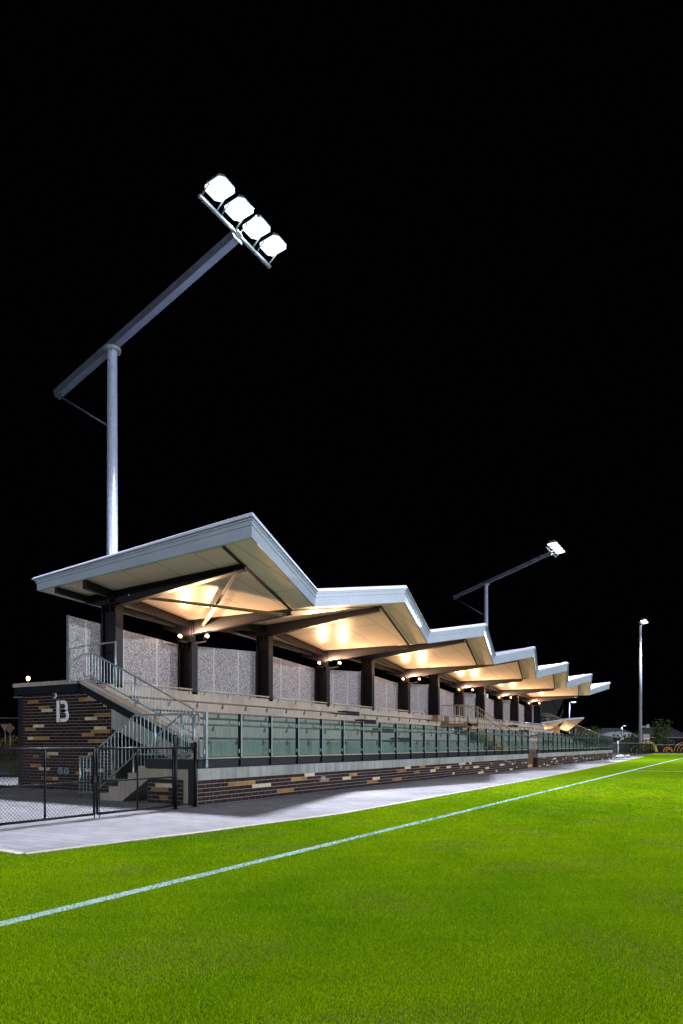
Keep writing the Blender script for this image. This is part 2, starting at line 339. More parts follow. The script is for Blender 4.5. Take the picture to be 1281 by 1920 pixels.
# ---------------------------------------------------------------- grass blades (uncountable)
def on_grass(x, y):
    px = np.array([p[0] for p in edge[2:]]); py = np.array([p[1] for p in edge[2:]])
    lim = np.interp(y, py, px)
    return np.where(y < 4.95, True, x > lim + .05 - .05*np.abs(np.sin(y*5.3)+np.sin(y*13.1))*.5)
def make_grass():
    s_, c_ = math.sin(YAW), math.cos(YAW)
    fr = 1290.0
    n = 1500000
    # depth sampled so blades get sparser with distance
    z = 2.6 * (26/2.6) ** (rng.random(n) ** 1.0)
    half = 660/fr
    r = (rng.random(n)*2-1) * z * half
    keep = (rng.random(n) < np.clip(z/26*2.2, .30, 1)) & (rng.random(n) > np.clip((z-15)/11, 0, 1))        # even density near, thinner far
    z = z[keep]; r = r[keep]
    x = r*c_ - z*s_; y = r*s_ + z*c_
    k = on_grass(x, y); x = x[k]; y = y[k]; z = z[k]
    n = len(x)
    hgt = rng.uniform(.007, .017, n) * (1 + .15*np.sin(x*1.7)+.15*np.sin(y*2.3+x))
    hgt = np.where((x > -4.56) & (x < -4.37), hgt*.9, hgt)
    wd = rng.uniform(.0016, .0032, n) * np.clip(z/5, 1, 4)
    an = rng.random(n)*2*np.pi; lean = rng.uniform(.1, 1.1, n)*hgt; la = rng.random(n)*2*np.pi
    ca, sa = np.cos(an)*wd/2, np.sin(an)*wd/2; lx, ly = np.cos(la)*lean, np.sin(la)*lean
    V = np.zeros((n, 5, 3))
    V[:,0] = np.stack([x-ca, y-sa, np.full(n,-.004)], 1); V[:,1] = np.stack([x+ca, y+sa, np.full(n,-.004)], 1)
    V[:,2] = np.stack([x+ca*.8+lx*.35, y+sa*.8+ly*.35, hgt*.6], 1); V[:,3] = np.stack([x-ca*.8+lx*.35, y-sa*.8+ly*.35, hgt*.6], 1)
    V[:,4] = np.stack([x+lx, y+ly, hgt], 1)
    base = np.arange(n)[:,None]*5
    quads = base + np.array([0,1,2,3]); tris = base + np.array([3,2,4])
    loops = np.concatenate([quads, tris], 1).reshape(-1)
    me = bpy.data.meshes.new('grass')
    me.vertices.add(n*5); me.vertices.foreach_set('co', V.reshape(-1).astype(np.float32))
    me.loops.add(n*7); me.loops.foreach_set('vertex_index', loops.astype(np.int32))
    me.polygons.add(n*2)
    st = (np.arange(n)[:,None]*7 + np.array([0,4])).reshape(-1)
    me.polygons.foreach_set('loop_start', st.astype(np.int32))
    me.update(calc_edges=True)
    # colour of each blade: green to yellow-green, some straw, paint on the line
    big = .5+.16*np.sin(x*.9+1.3*np.sin(y*.6))+.16*np.sin(y*.75+1.1*np.sin(x*.5+2))+.12*np.sin(3.1*x+1.7*y+1.5*np.sin(2.3*y-x))+.10*np.sin(7.3*x-4.1*y+2*np.sin(5*y))
    big = np.clip(big + .25*np.clip((x+4.2)/3,-1,1)*.5 + .03*np.sign(np.sin((y-.25*x)*2*np.pi/9)), 0, 1)
    patch = np.sin(x*2.1+y*.7+1.2*np.sin(y*1.3))*np.sin(y*1.9-x*.4+.9*np.sin(x*1.7))
    t = np.clip(.60*big + .60*rng.random(n) - .08, 0, 1)[:,None]
    c = np.array([.070,.225,.003])*(1-t) + np.array([.345,.475,.004])*t
    px = np.array([p[0] for p in edge[2:]]); py = np.array([p[1] for p in edge[2:]])
    near_edge = np.clip(1-(x-np.interp(y, py, px))/.28, 0, 1)
    near_edge = np.where(y < 4.96, np.where(x < -6.9, np.clip(1-(4.96-y)/.3, 0, 1), 0), near_edge)
    straw = rng.random(n) < (.02 + .20*np.clip((patch-.35)*2.2,0,1) + .45*near_edge**1.5)
    c[straw] = np.array([.32,.27,.09])*rng.uniform(.5,1.1,(straw.sum(),1))
    wob = .012*np.sin(y*9)+.01*np.sin(y*23)
    onl = (x > -4.53+wob) & (x < -4.395+wob) & (rng.random(n) < .9)
    c[onl] = np.array([.27,.42,.34])*rng.uniform(.55,1.1,(onl.sum(),1))
    ca_ = np.ones((n,5,4), np.float32); ca_[:,:,:3] = c[:,None,:]
    at = me.color_attributes.new('blade', 'FLOAT_COLOR', 'POINT'); at.data.foreach_set('color', ca_.reshape(-1))
    m = mat('grass_blade', (.08,.16,.01), .8, spec=0.0); nt = m.node_tree
    a = nt.nodes.new('ShaderNodeAttribute'); a.attribute_name = 'blade'
    b = nt.nodes['Principled BSDF']; nt.links.new(a.outputs['Color'], b.inputs['Base Color'])
    me.materials.append(m)
    o = bpy.data.objects.new('grass', me); col.objects.link(o)
    tag(o, 'bright green mown turf with straw-coloured flecks', 'grass', kind='stuff')
make_grass()

# ================================================================== GRANDSTAND
GS = thing('grandstand', 'long grandstand with zigzag folded roof, dark brick base and lit soffits', 'grandstand', (-12.0, 36.0, 0))
YE = 12.5            # near end wall plane
YF = 60.2            # far end
XF = -9.53           # front wall face
def brick_run(mb, org, u, nrm, ncol, ncrs, special, z0=0, keep=None, seed=0, rand=.0):
    """bricks proud of a mortar plane. org = corner, u = along, nrm = outward"""
    rs = random.Random(seed); u = Vector(u); nrm = Vector(nrm); org = Vector(org)
    sp = {}
    for kind, row, a, b in special:
        r = int(row); off = .5 if r % 2 else 0
        a = round(a-off)+off; b = round(b-off)+off
        q = a
        while q < b-.01: sp[(r, q)] = kind; q += 1
    for r in range(ncrs):
        off = .5 if r % 2 else 0
        q = off-1 if off else 0
        run = 0; kind = 1
        while q < ncol:
            a, b = max(q, 0), min(q+1, ncol)
            if b - a > .1:
                if run > 0: run -= 1
                elif rs.random() < rand: run = rs.choice((0,1,1,2)); kind = rs.choice((2,3,4,4))
                else: kind = 1
                k = sp.get((r, q), kind if rand else 1)
                za, zb = z0+r*.086+.005, z0+r*.086+.081
                if keep is None or keep(a*.24, b*.24, za, zb):
                    p0 = org + u*(a*.24+.005); p1 = org + u*(b*.24-.005); d = nrm*rs.uniform(.004,.006)
                    f = [p0+d, p1+d]; bk = [p0-nrm*.01, p1-nrm*.01]
                    vs = []
                    for z in (za, zb):
                        for p in (bk[0], bk[1], f[1], f[0]): vs.append((p.x, p.y, p.z+z))
                    mb.hexa(vs, k)
            q += 1
# near end wall, bricks seen from -Y
def end_top(X): return 2.86 if X < -15.2 else 2.86-.42*(X+15.2)
mb = MB()
XL, XR = -17.83, -14.17
mb.prism([(XL,0),(XR,0),(XR,end_top(XR)-.2),(-15.2,2.72),(XL,2.72)], YE, YE+.23, m=0)
spc = [(2,28,1.4,3.3),(2,26,3.3,5.3),(4,25,3.8,5.8),(2,28,10.1,12.1),(4,22,11.1,13.1),(2,23,12.6,15.5),(4,20,2.4,4.3),(3,19,.9,2.8),(4,19,12.6,14.6),
 (2,18,12.1,15.1),(2,17,10.6,12.6),(4,16,1.4,2.4),(2,16,2.4,5.3),(2,15,11.6,14.6),(4,11,4.8,6.8),(3,10,4.1,5.3),(3,10,2.3,3.4),(4,11,11.2,12.2),(2,7,1.4,3.4),
 (4,6,2.9,4.8),(2,5,9.2,10.7),(2,3,3.3,5.3),(4,3,5.3,6.3),(4,6,10.7,11.9),(4,6,12.6,13.6),(3,9,12.6,13.4)]
brick_run(mb, (XL,YE,0), (1,0,0), (0,-1,0), 15.25, 31, spc, keep=lambda a,b,za,zb: zb < min(2.72, end_top(XL+b)-.19), seed=3)
# corner return on the far side of the left edge
brick_run(mb, (XL,YE+.24,0), (0,1,0), (-1,0,0), 40, 31, [], seed=5, rand=.04)
mb.box((XL+.001,YE+.231,0),(XL+.2,YE+9.8,2.72))
mb.build('end_wall', BR, GS)
# front wall, two lengths with the stair opening between
GAP0, GAP1 = 35.72, 37.72
fspec = [(2,4,4.3,8.2),(4,3,7.7,10.6),(4,5,16.4,18.3),(2,4,13.9,16.8),(2,1,11.5,14.5),(2,4,25.5,28.4),(4,3,24.1,26.9),(3,3,19.2,21.2),(4,2,32.3,34.3),(3,1,30.9,33.6),
 (3,4,39,41.8),(4,5,41.3,43.2),(3,1,37.5,40.4),(3,3,44.2,46.2),(2,5,46,48.1),(4,3,51,52.9),(2,4,51.5,54.4)]
rs = random.Random(11); q = 57
while q < 215:
    fspec.append((rs.choice((2,3,4,4,4)), rs.randrange(0,6), q, q+rs.choice((1,1,2,2,3)))); q += rs.uniform(1.2,3.6)
for (y0, y1, sh) in ((10.62, GAP0, 0), (GAP1, 63.0, 27.1/.24)):
    mb = MB(); mb.box((XF-.22,y0,-.02),(XF,y1,.517))
    ss = [(k,r,a-sh,b-sh) for k,r,a,b in fspec if sh <= a and b-sh < (y1-y0)/.24]
    brick_run(mb, (XF,y0,0), (0,1,0), (1,0,0), (y1-y0)/.24, 6, ss, seed=int(y0))
    brick_run(mb, (XF-.22,y0,0), (1,0,0), (0,-1,0), .22/.24, 6, [], seed=1)
    mb.build('front_wall', BR, GS)
    mb = MB(); mb.box((XF-.25,y0,.519),(XF+.012,y1,.757)); mb.build('concrete_band', M['concrete_band'], GS)
    mb = MB()
    mb.box((XF-.05,y0+.02,.76),(XF+.004,y1-.02,.94)); mb.box((XF-.05,y0+.02,.925),(XF+.045,y1-.02,.943)); mb.box((XF-.05,y0+.02,.757),(XF+.045,y1-.02,.772))
    mb.build('edge_channel', M['channel'], GS)
# weep vents in the front wall
for y in (15.35, 25.7, 33.2, 36.9+4):
    mb = MB(); mb.box((XF+.004,y,.30),(XF+.016,y+.22,.40))
    for k in range(4): mb.box((XF+.016,y+.015,.312+k*.022),(XF+.022,y+.205,.322+k*.022))
    mb.build('wall_vent', M['galv_post'], GS)
# terrace section
NOSE = [(-14.65,2.87),(-13.85,2.43),(-13.05,2.07),(-12.25,1.70),(-11.45,1.33)]
WALK = .94
prof = [(-18.1,2.87),(-14.65,2.87)]
for i in range(1,5): prof += [(NOSE[i-1][0],NOSE[i][1]),(NOSE[i][0],NOSE[i][1])]
prof += [(-11.45,WALK),(XF-.05,WALK)]
low = [(XF-.05,WALK-.17),(-11.6,WALK-.17),(-14.8,2.3),(-18.1,2.6)]
terr = prof + low
NG0, NG1 = 34.4, 37.75      # notch for the central stair
def seg(y0, y1, name='terrace'):
    mb = MB(); mb.prism(terr, y0, y1); return mb.build(name, M['concrete'], GS)
seg(YE+.24, NG0); seg(NG1, YF)
# walkway and concourse go through the notch
mb = MB(); mb.box((-11.2,NG0,WALK-.17),(XF-.3,GAP0,WALK-.002)); mb.build('walkway_slab', M['concrete'], GS)
mb = MB(); mb.box((-18.1,NG0,2.6),(-14.95,NG1,2.868)); mb.build('concourse_slab', M['concrete'], GS)
mb = MB(); mb.box((-11.45,62.9,WALK-.17),(XF-.05,YF,WALK-.001)); mb.build('walkway_slab', M['concrete'], GS)
# side face of the notch, column pedestal and central stair
mb = MB(); mb.box((-15.25,35.98,2.2),(-14.6,36.45,2.868)); mb.build('pedestal', M['pedestal'], GS)
mb = MB(); mb.box((-14.45,36.0,2.20),(-12.9,37.74,2.40))
st = [(-12.9,2.40)]; x = -12.9; z = 2.40
for i in range(9):
    st.append((x, z-.162)); z -= .162; x += .24; st.append((x, z))
st += [(x, WALK-.15), (-11.1,WALK-.15), (-12.9,2.02)]
mb.prism(st, 36.02, 37.72); mb.build('central_stair', M['pedestal'], GS)
mb = MB(); x = XF; z = 0
mb.box((-11.35,GAP1-.0,0),(XF-.25,GAP1+.2,.757))
for i in range(6): mb.box((XF-.3-i*.3,GAP0,0 if i == 0 else i*.157),(XF-.6-i*.3,GAP1-.002,(i+1)*.157))
mb.build('entry_steps', M['pedestal'], GS)
# aisle half-steps: dark blocks on each tier
for ya in (24.3, 48.2):
    for i in range(1,5):
        mb = MB(); X, Z = NOSE[i]; mb.box((X-.42, ya, Z+.002),(X-.02, ya+1.15, Z+.18)); mb.build('aisle_step', M['steel_dark'], GS)
# slab edge at the near end, raker, stringer
sl = .42
def on_slope(X): return 2.99-.416*(X+15.28) if X > -15.28 else 2.99
XB = -11.42
mb = MB(); pts = [(-18.13,2.99),(-15.28,2.99),(XB,on_slope(XB)),(XB,on_slope(XB)-.1),(-15.28,2.88),(-18.13,2.88)]
mb.prism(pts, YE-.10, YE+.24); mb.build('edge_coping', M['concrete'], GS)
mb = MB(); pts = [(-18.1,2.879),(-15.28,2.879),(XB,on_slope(XB)-.101),(XB,on_slope(XB)-.34),(-15.26,2.66),(-18.1,2.66)]
mb.prism(pts, YE-.07, YE-.012); 
mb.build('stringer', M['channel'], GS)
mb = MB(); pts = [(-14.165,2.9-.416*(1.115)-.34+.0),(XB,on_slope(XB)-.36),(XB,on_slope(XB)-.75),(-14.165,on_slope(-14.165)-.86)]
pts[0] = (-14.165,on_slope(-14.165)-.36)
mb.prism(pts, YE+.0, YE+.22); mb.build('raker', M['concrete_band'], GS)
# rear wall of the undercroft (near-black colour stands in for the shade in the void)
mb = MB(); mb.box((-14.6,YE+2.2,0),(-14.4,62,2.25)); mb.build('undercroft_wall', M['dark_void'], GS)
# landing at the near corner
mb = MB(); mb.box((-10.96,10.66,.745),(XF-.06,YE-.02,.94)); mb.box((-11.45,YE-.02,.77),(XF-.06,YE+.23,.938)); mb.build('landing', M['concrete'], GS)
mb = MB(); mb.box((-10.96,10.64,0),(-9.93,10.86,.50))
brick_run(mb, (-10.96,10.64,0), (1,0,0), (0,-1,0), 4.3, 6, [(4,4,1.3,3),(2,3,.4,2.4),(2,1,1.4,3)], seed=8)
mb.build('landing_wall', BR, GS)
mb = MB(); mb.box((-10.96,10.63,.52),(-9.62,10.84,.74)); mb.box((-9.92,10.63,0),(-9.78,10.84,.519)); mb.build('landing_band', M['edging'], GS)
mb = MB(); mb.box((-10.97,10.60,.742),(-9.60,10.655,.942)); mb.build('edge_channel', M['channel'], GS)
mb = MB(); mb.box((-9.77,10.60,0),(-9.59,10.62,.74)); mb.build('corner_pier', M['channel'], GS)
# side stair up to the landing
mb = MB(); st = [(-12.47,0)]
x, z = -12.47, 0
for i in range(6):
    z += .157; st.append((x, z)); x += .30 if i < 5 else 0
    if i < 5: st.append((x, z))
st += [(-10.962,.942),(-10.962,.50),(-11.75,0.0)]
mb.prism(st, 10.66, 12.35); mb.build('side_stair', M['concrete'], GS)

# ------------------------------------------------------------- roof
Y0, LB = 12.15, 4.0
NV = 13
ys = [Y0+LB*i for i in range(NV)]
Fz = [5.82 if i % 2 == 0 else 5.06 for i in range(NV)]; Fx = [-9.33 if i % 2 == 0 else -10.2 for i in range(NV)]; Fh = [.54 if i%2==0 else .51 for i in range(NV)]
Bz = [5.47 if i % 2 == 0 else 5.10 for i in range(NV)]; Bx = [-16.7 if i % 2 == 0 else -16.05 for i in range(NV)]; Bh = [.36]*NV
def soff(X, Y):
    t = min(max((Y-Y0)/LB, 0), NV-1.0001); i = int(t); t -= i
    xf = Fx[i]*(1-t)+Fx[i+1]*t; xb = Bx[i]*(1-t)+Bx[i+1]*t; zf = Fz[i]*(1-t)+Fz[i+1]*t; zb = Bz[i]*(1-t)+Bz[i+1]*t
    s = (X-xb)/(xf-xb); return zb+(zf-zb)*s
RF = MB()
# top sheet (corrugated steps along the fall)
for i in range(NV-1):
    K = 10
    def topv(j, s):
        X = Bx[j]*(1-s)+Fx[j]*s; Z = (Bz[j]+Bh[j])*(1-s)+(Fz[j]+Fh[j])*s
        return X, Z
    vs = []
    for k in range(K+1):
        t = k/K
        for s in (.012, .988):
            xa, za = topv(i, s); xb_, zb_ = topv(i+1, s)
            vs.append((xa*(1-t)+xb_*t, ys[i]*(1-t)+ys[i+1]*t, za*(1-t)+zb_*t-.02))
    RF.add(vs, [(2*k,2*k+1,2*k+3,2*k+2) for k in range(K)])
roof = RF.build('roof', M['roof'], GS)
# soffit, finely split so twisted facets stay smooth
sf = MB()
for i in range(NV-1):
    K = 8
    vs = []
    for k in range(K+1):
        t = k/K
        for q in range(K+1):
            s = q/K
            xf = Fx[i]*(1-t)+Fx[i+1]*t; xb = Bx[i]*(1-t)+Bx[i+1]*t; y = ys[i]+LB*t
            zf = Fz[i]*(1-t)+Fz[i+1]*t; zb = Bz[i]*(1-t)+Bz[i+1]*t
            vs.append((xb+(xf-xb)*s, y, zb+(zf-zb)*s+.012))
    sf.add(vs, [(k*(K+1)+q, (k+1)*(K+1)+q, (k+1)*(K+1)+q+1, k*(K+1)+q+1) for k in range(K) for q in range(K)])
sf.build('soffit', M['soffit'], roof)
# fascia: profile (outward, height fraction) swept round the loop
FP = [(-.06,0,0),(0,0,0),(0,.50,0),(.022,.51,0),(.022,.70,0),(.05,.71,0),(.05,.80,0),(.105,.81,1),(.06,.985,1),(-.05,1.0,1),(-.05,.92,1)]
loop = []
for i in range(NV): loop.append((Fx[i],ys[i],Fz[i],Fh[i],(1,0) if 0<i<NV-1 else ((1,-1) if i==0 else (1,1))))
for i in reversed(range(NV)): loop.append((Bx[i],ys[i],Bz[i],Bh[i],(-1,0) if 0<i<NV-1 else ((-1,-1) if i==0 else (-1,1))))
fa = MB(); cp = MB()
n = len(loop)
for a in range(n):
    b = (a+1) % n
    for j in range(len(FP)-1):
        tgt = cp if FP[j][2] and FP[j+1][2] else fa
        q = []
        for (P, (o, h, _)) in ((loop[a],FP[j]),(loop[b],FP[j]),(loop[b],FP[j+1]),(loop[a],FP[j+1])):
            q.append((P[0]+P[4][0]*o, P[1]+P[4][1]*o, P[2]+P[3]*h))
        tgt.add(q, [(0,1,2,3)])
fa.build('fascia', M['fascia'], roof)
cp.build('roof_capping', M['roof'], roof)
# columns, rafters, purlins
CY = [13.2] + [16.2+4*i for i in range(11)] + [59.1]
XC = -14.65
mbs = None
for i, y in enumerate(CY):
    val = i % 2 == 1
    base = 2.80 if i != 6 else 2.868
    top = soff(-14.9, y)
    fl = .13
    mb = MB()
    zt = 4.42 if val else top-.36
    mb.box((XC-.02,y-fl,base),(XC+.0,y+fl,zt)); mb.box((XC-.56,y-fl,base+.07),(XC-.54,y+fl,zt)); mb.box((XC-.539,y-.012,base+.07),(XC-.021,y+.012,zt))
    mb.box((XC-.6,y-.17,base+.02),(XC-.025,y+.17,base+.07))       # base plate
    mb.box((XC-.6,y-fl-.02,zt),(XC+.03,y+fl+.02,zt+.025))
    for k in (-.4,-.2): mb.box((XC+k-.006,y-fl,zt-.2),(XC+k+.006,y+fl,zt-.001))
    if val:
        mb.box((XC-.45,y-.1,zt+.026),(XC-.06,y+.1,top-.02)); mb.box((XC-.06,y-.05,zt+.03),(XC-.02,y+.05,top-.1))
    mb.build('column', M['steel_dark'], GS)
    # rafter: deep at the column, thin at the tip; I-section following the soffit
    ridge = not val and 0 < i < 12
    xt = -10.25 if ridge else (-11.05 if val else -10.35)
    xb = -15.95
    dc = .42 if not val else .44
    mb = MB(); N_ = 10
    xs = [xb+(xt-xb)*k/N_ for k in range(N_+1)]
    def dep(X):
        if X < XC-.3: return .16+(dc-.16)*(X-xb)/(XC-.3-xb)
        return dc+(.12-dc)*(X-(XC-.3))/(xt-(XC-.3))
    for k in range(N_):
        xa, xb2 = xs[k], xs[k+1]
        za, zb = soff(xa,y)-.004, soff(xb2,y)-.004; da, db = dep(xa), dep(xb2)
        mb.hexa([(xa,y-.012,za-da),(xb2,y-.012,zb-db),(xb2,y+.012,zb-db),(xa,y+.012,za-da),(xa,y-.012,za),(xb2,y-.012,zb),(xb2,y+.012,zb),(xa,y+.012,za)])
        for (z1,z2,e1,e2) in ((za-da-.016,zb-db-.016,za-da,zb-db),(za-.02,zb-.02,za-.003,zb-.003)):
            for s in ((-.095,-.0125),(.0125,.095)) if e1 > za-.1 else ((-.095,.095),):
                mb.hexa([(xa,y+s[0],z1),(xb2,y+s[0],z2),(xb2,y+s[1],z2),(xa,y+s[1],z1),(xa,y+s[0],e1),(xb2,y+s[0],e2),(xb2,y+s[1],e2),(xa,y+s[1],e1)])
    mb.build('rafter', M['steel_dark'], GS)
def purlin(xr, xv, dz, wd, y0=None, y1=None):
    for i in range(NV-1):
        xa, xb = (xr, xv) if i % 2 == 0 else (xv, xr)
        mb = MB(); a = (xa, ys[i]+.004+(.06 if i == 0 else 0), 0); b = (xb, ys[i+1]-.004-(.06 if i == NV-2 else 0), 0)
        za, zb = soff(a[0]*1.0, a[1])-.005, soff(b[0], b[1])-.005
        v = []
        for d in (dz, 0):
            v += [(a[0]-wd/2,a[1],za-d),(a[0]+wd/2,a[1],za-d),(b[0]+wd/2,b[1],zb-d),(b[0]-wd/2,b[1],zb-d)]
        mb.hexa(v); mb.build('purlin', M['steel_dark'], GS)
purlin(-10.19, -11.0, .032, .075)
purlin(-14.86, -14.86, .22, .14)
purlin(-16.0, -15.45, .16, .10)
# cross braces in the end bays
for yA, yB, iA in ((13.2,16.2,0),(59.1,56.2,12)):
    for (xa, ya, xb, yb) in ((-14.3,yB,-10.6,yA),(-14.3,yA,-11.2,yB)):
        mb = MB(); mb.bar((xa,ya,soff(xa,ya)-.17),(xb,yb,soff(xb,yb)-.13),.09,.05); mb.bar((xa,ya,soff(xa,ya)-.20),(xb,yb,soff(xb,yb)-.16),.012,.05)
        mb.build('cross_brace', M['pipe'], GS)
# perforated screens between the columns
XP = -15.26
def ptop(y):
    t = (y-12.2)/4; i = int(t); t -= i; a = 4.62 if i % 2 == 0 else 4.38; b = 4.38 if i % 2 == 0 else 4.62
    return a*(1-t)+b*t
for i in range(len(CY)):
    y0 = 12.05 if i == 0 else CY[i-1]+.006; y1 = CY[i]-.006
    mb = MB(); zb = 2.93
    mb.hexa([(XP-.02,y0,zb),(XP,y0,zb),(XP,y1,zb),(XP-.02,y1,zb),(XP-.02,y0,ptop(y0)),(XP,y0,ptop(y0)),(XP,y1,ptop(y1)),(XP-.02,y1,ptop(y1))])
    o = mb.build('perforated_panel', M['perf'], GS)
    for yy in (y0+.02, y1-.02):
        mb = MB(); mb.box((XP-.09,yy-.025,2.88),(XP-.022,yy+.025,ptop(yy)+.02)); mb.build('panel_post', M['galv_post'], o)
# bench rails on every tier nosing
for i, (X, Z) in enumerate(NOSE):
    for (y0, y1) in ((YE+.3, NG0-.15), (NG1+.2, YF-.2)):
        cuts = []
        ya = 24.3 if y0 < 30 else 48.2
        if i: spans = [(y0, ya-.1), (ya+1.25, y1)]
        else:
            ed = [y0]+[c for c in CY if y0 < c < y1]+[y1]
            spans = [(a+(.16 if k else 0), b-.16) for k,(a,b) in enumerate(zip(ed[:-1],ed[1:])) if b-a > .5]
        for a, b in spans:
            mb = MB(); z = Z+.065
            mb.tube((X+.03,a,z),(X+.03,b,z),.028,n=8)
            k = a+.3
            while k < b: mb.bar((X+.03,k,Z-.06),(X+.03,k,z),.025,.03,up=(1,0,0)); mb.box((X+.002,k-.035,Z-.1),(X+.028,k+.035,Z-.03)); k += 1.15
            mb.build('bench_rail', M['pipe'] if i == 0 else M['pipe_dark'], GS)

# ------------------------------------------------------------- glass balustrades
def balustrade(y0, n, label):
    o = thing('glass_balustrade', label, 'balustrade', (XF, y0, .76), 'glass balustrades along the front of the stand')
    P = 1.131
    for i in range(n+1):
        y = y0+.05+i*P
        mb = MB(); mb.box((XF+.006,y-.03,.77),(XF+.05,y+.03,.93)); mb.box((XF-.03,y-.028,.945),(XF+.05,y+.028,1.91)); mb.box((XF-.02,y-.04,.80),(XF+.056,y+.04,.815))
        ps = mb.build('post', M['galv_post'] if i == 0 else M['channel'], o)
        if i: mb = MB(); mb.box((XF+.0501,y-.022,.96),(XF+.054,y+.022,1.905)); mb.build('post_face', M['galv_post'], ps)
        for z in (1.10, 1.70):
            mb = MB(); mb.box((XF-.02,y-.06,z-.04),(XF+.03,y-.032,z+.04)); mb.build('clamp', M['galv'], ps)
        if i < n:
            mb = MB(); mb.box((XF-.004,y+.045,.985),(XF+.008,y+P-.065,1.875)); mb.build('glass_panel', M['glass'], o)
    ye = y0+.05+n*P
    mb = MB(); mb.box((XF-.02,y0+.08,.95),(XF+.02,ye-.03,.972)); mb.build('bottom_rail', M['concrete'], o)
    mb = MB(); z = 1.79; X = XF-.16
    mb.tube((X,y0+.1,z),(X,ye-.05,z),.022,n=8)
    for i in range(n+1):
        y = y0-.10+i*P
        if y > y0+.1: mb.path([(X,y,z-.02),(X,y,z-.09),(X+.05,y,z-.11),(X+.13,y,z-.11)], .009, n=6)
    mb.build('handrail', M['pipe_dark'], o)
    return o
balustrade(10.80, 22, 'nearer run of green glass balustrade on the concrete ledge, from stair landing to brick gap')
balustrade(37.80, 22, 'farther run of green glass balustrade, beyond the gap in the front wall')

# ------------------------------------------------------------- steel railings
def railing(name, label, top, bot, y, posts, axis='x', pitch=.115, ends=None, m=None):
    """top / bot: polylines of (x,z) (axis x, at constant y)"""
    m = m or M['galv']
    o = thing(name, label, 'railing', (top[0][0], y, bot[0][1]))
    mb = MB(); mb.path([(a,y,b) for a,b in top], .024); mb.build('top_rail', m, o)
    mb = MB(); mb.path([(a,y,b) for a,b in bot], .018); mb.build('bottom_rail', m, o)
    def ev(pl, x):
        xs_ = [p[0] for p in pl]; zs_ = [p[1] for p in pl]
        if xs_[0] > xs_[-1]: xs_ = xs_[::-1]; zs_ = zs_[::-1]
        return float(np.interp(x, xs_, zs_))
    for (x, zb) in posts:
        mb = MB(); mb.tube((x,y,zb),(x,y,ev(top,x)),.024); mb.build('post', m, o)
    lo = max(min(p[0] for p in top), min(p[0] for p in bot)); hi = min(max(p[0] for p in top), max(p[0] for p in bot))
    k = lo+pitch
    while k < hi-.03:
        if all(abs(k-x) > .05 for x,_ in posts):
            mb = MB(); mb.tube((k,y,ev(bot,k)),(k,y,ev(top,k)),.0085,n=6,cap=False); mb.build('baluster', m, o)
        k += pitch
    return o
railing('stair_railing', 'galvanised railing climbing the side stair to the landing, on its near side', [(-13.24,.96),(-12.95,.96),(-11.46,1.88),(-9.74,1.88)],
        [(-13.24,.13),(-12.75,.15),(-11.44,1.03),(-9.74,1.04)], 10.76, [(-13.24,0),(-10.85,.94),(-10.1,.94),(-9.74,.94)])
railing('stair_railing', 'galvanised railing climbing the side stair, on its far side against the dark brickwork', [(-13.15,.98),(-11.55,1.96),(-10.98,1.96)],
        [(-13.0,.16),(-11.5,1.06),(-10.98,1.06)], 12.3, [(-13.15,0),(-11.0,.94)])
railing('terrace_railing', 'long sloping galvanised railing down the near end of the seating tiers', [(-15.36,3.68),(-14.9,3.66),(-11.37,2.09)],
        [(-15.3,3.09),(-15.0,3.07),(-11.37,1.50)], YE+.05, [(-15.30,2.9),(-13.35,2.1),(-11.40,1.35)])
railing('guard_railing', 'short level guard railing on the concourse by the first column', [(-16.1,3.93),(-14.2,3.93)], [(-16.1,3.05),(-15.35,3.05)], YE+.16, [(-16.1,2.87),(-14.2,2.75)])
railing('guard_railing', 'level guard railing round the landing of the central stair', [(-14.4,3.40),(-12.9,3.40)], [(-14.4,2.50),(-12.9,2.50)], 36.05, [(-14.4,2.4),(-13.65,2.4),(-12.9,2.4)], m=M['pipe'])
railing('stair_railing', 'brown-lit railing sloping down the near side of the central stair', [(-12.86,3.36),(-10.9,1.96)], [(-12.86,2.48),(-10.9,1.10)], 36.05, [(-12.86,2.4),(-10.9,.94)], m=M['pipe'])
railing('stair_railing', 'railing sloping down the far side of the central stair', [(-14.0,3.42),(-12.9,3.38),(-10.9,1.96)], [(-14.0,2.5),(-12.9,2.5),(-10.9,1.10)], 37.68, [(-14.0,2.4),(-12.9,2.4),(-10.9,.94)], m=M['pipe'])
railing('terrace_railing', 'sloping railing at the far end of the tiers, in front of the lit pavilion', [(-15.0,3.9),(-14.3,3.9),(-10.0,2.05)],
        [(-15.0,3.0),(-14.4,3.0),(-10.0,1.15)], YF-.1, [(-15.0,2.87),(-14.3,2.7),(-12,1.6),(-10.0,.94)], m=M['pipe'])

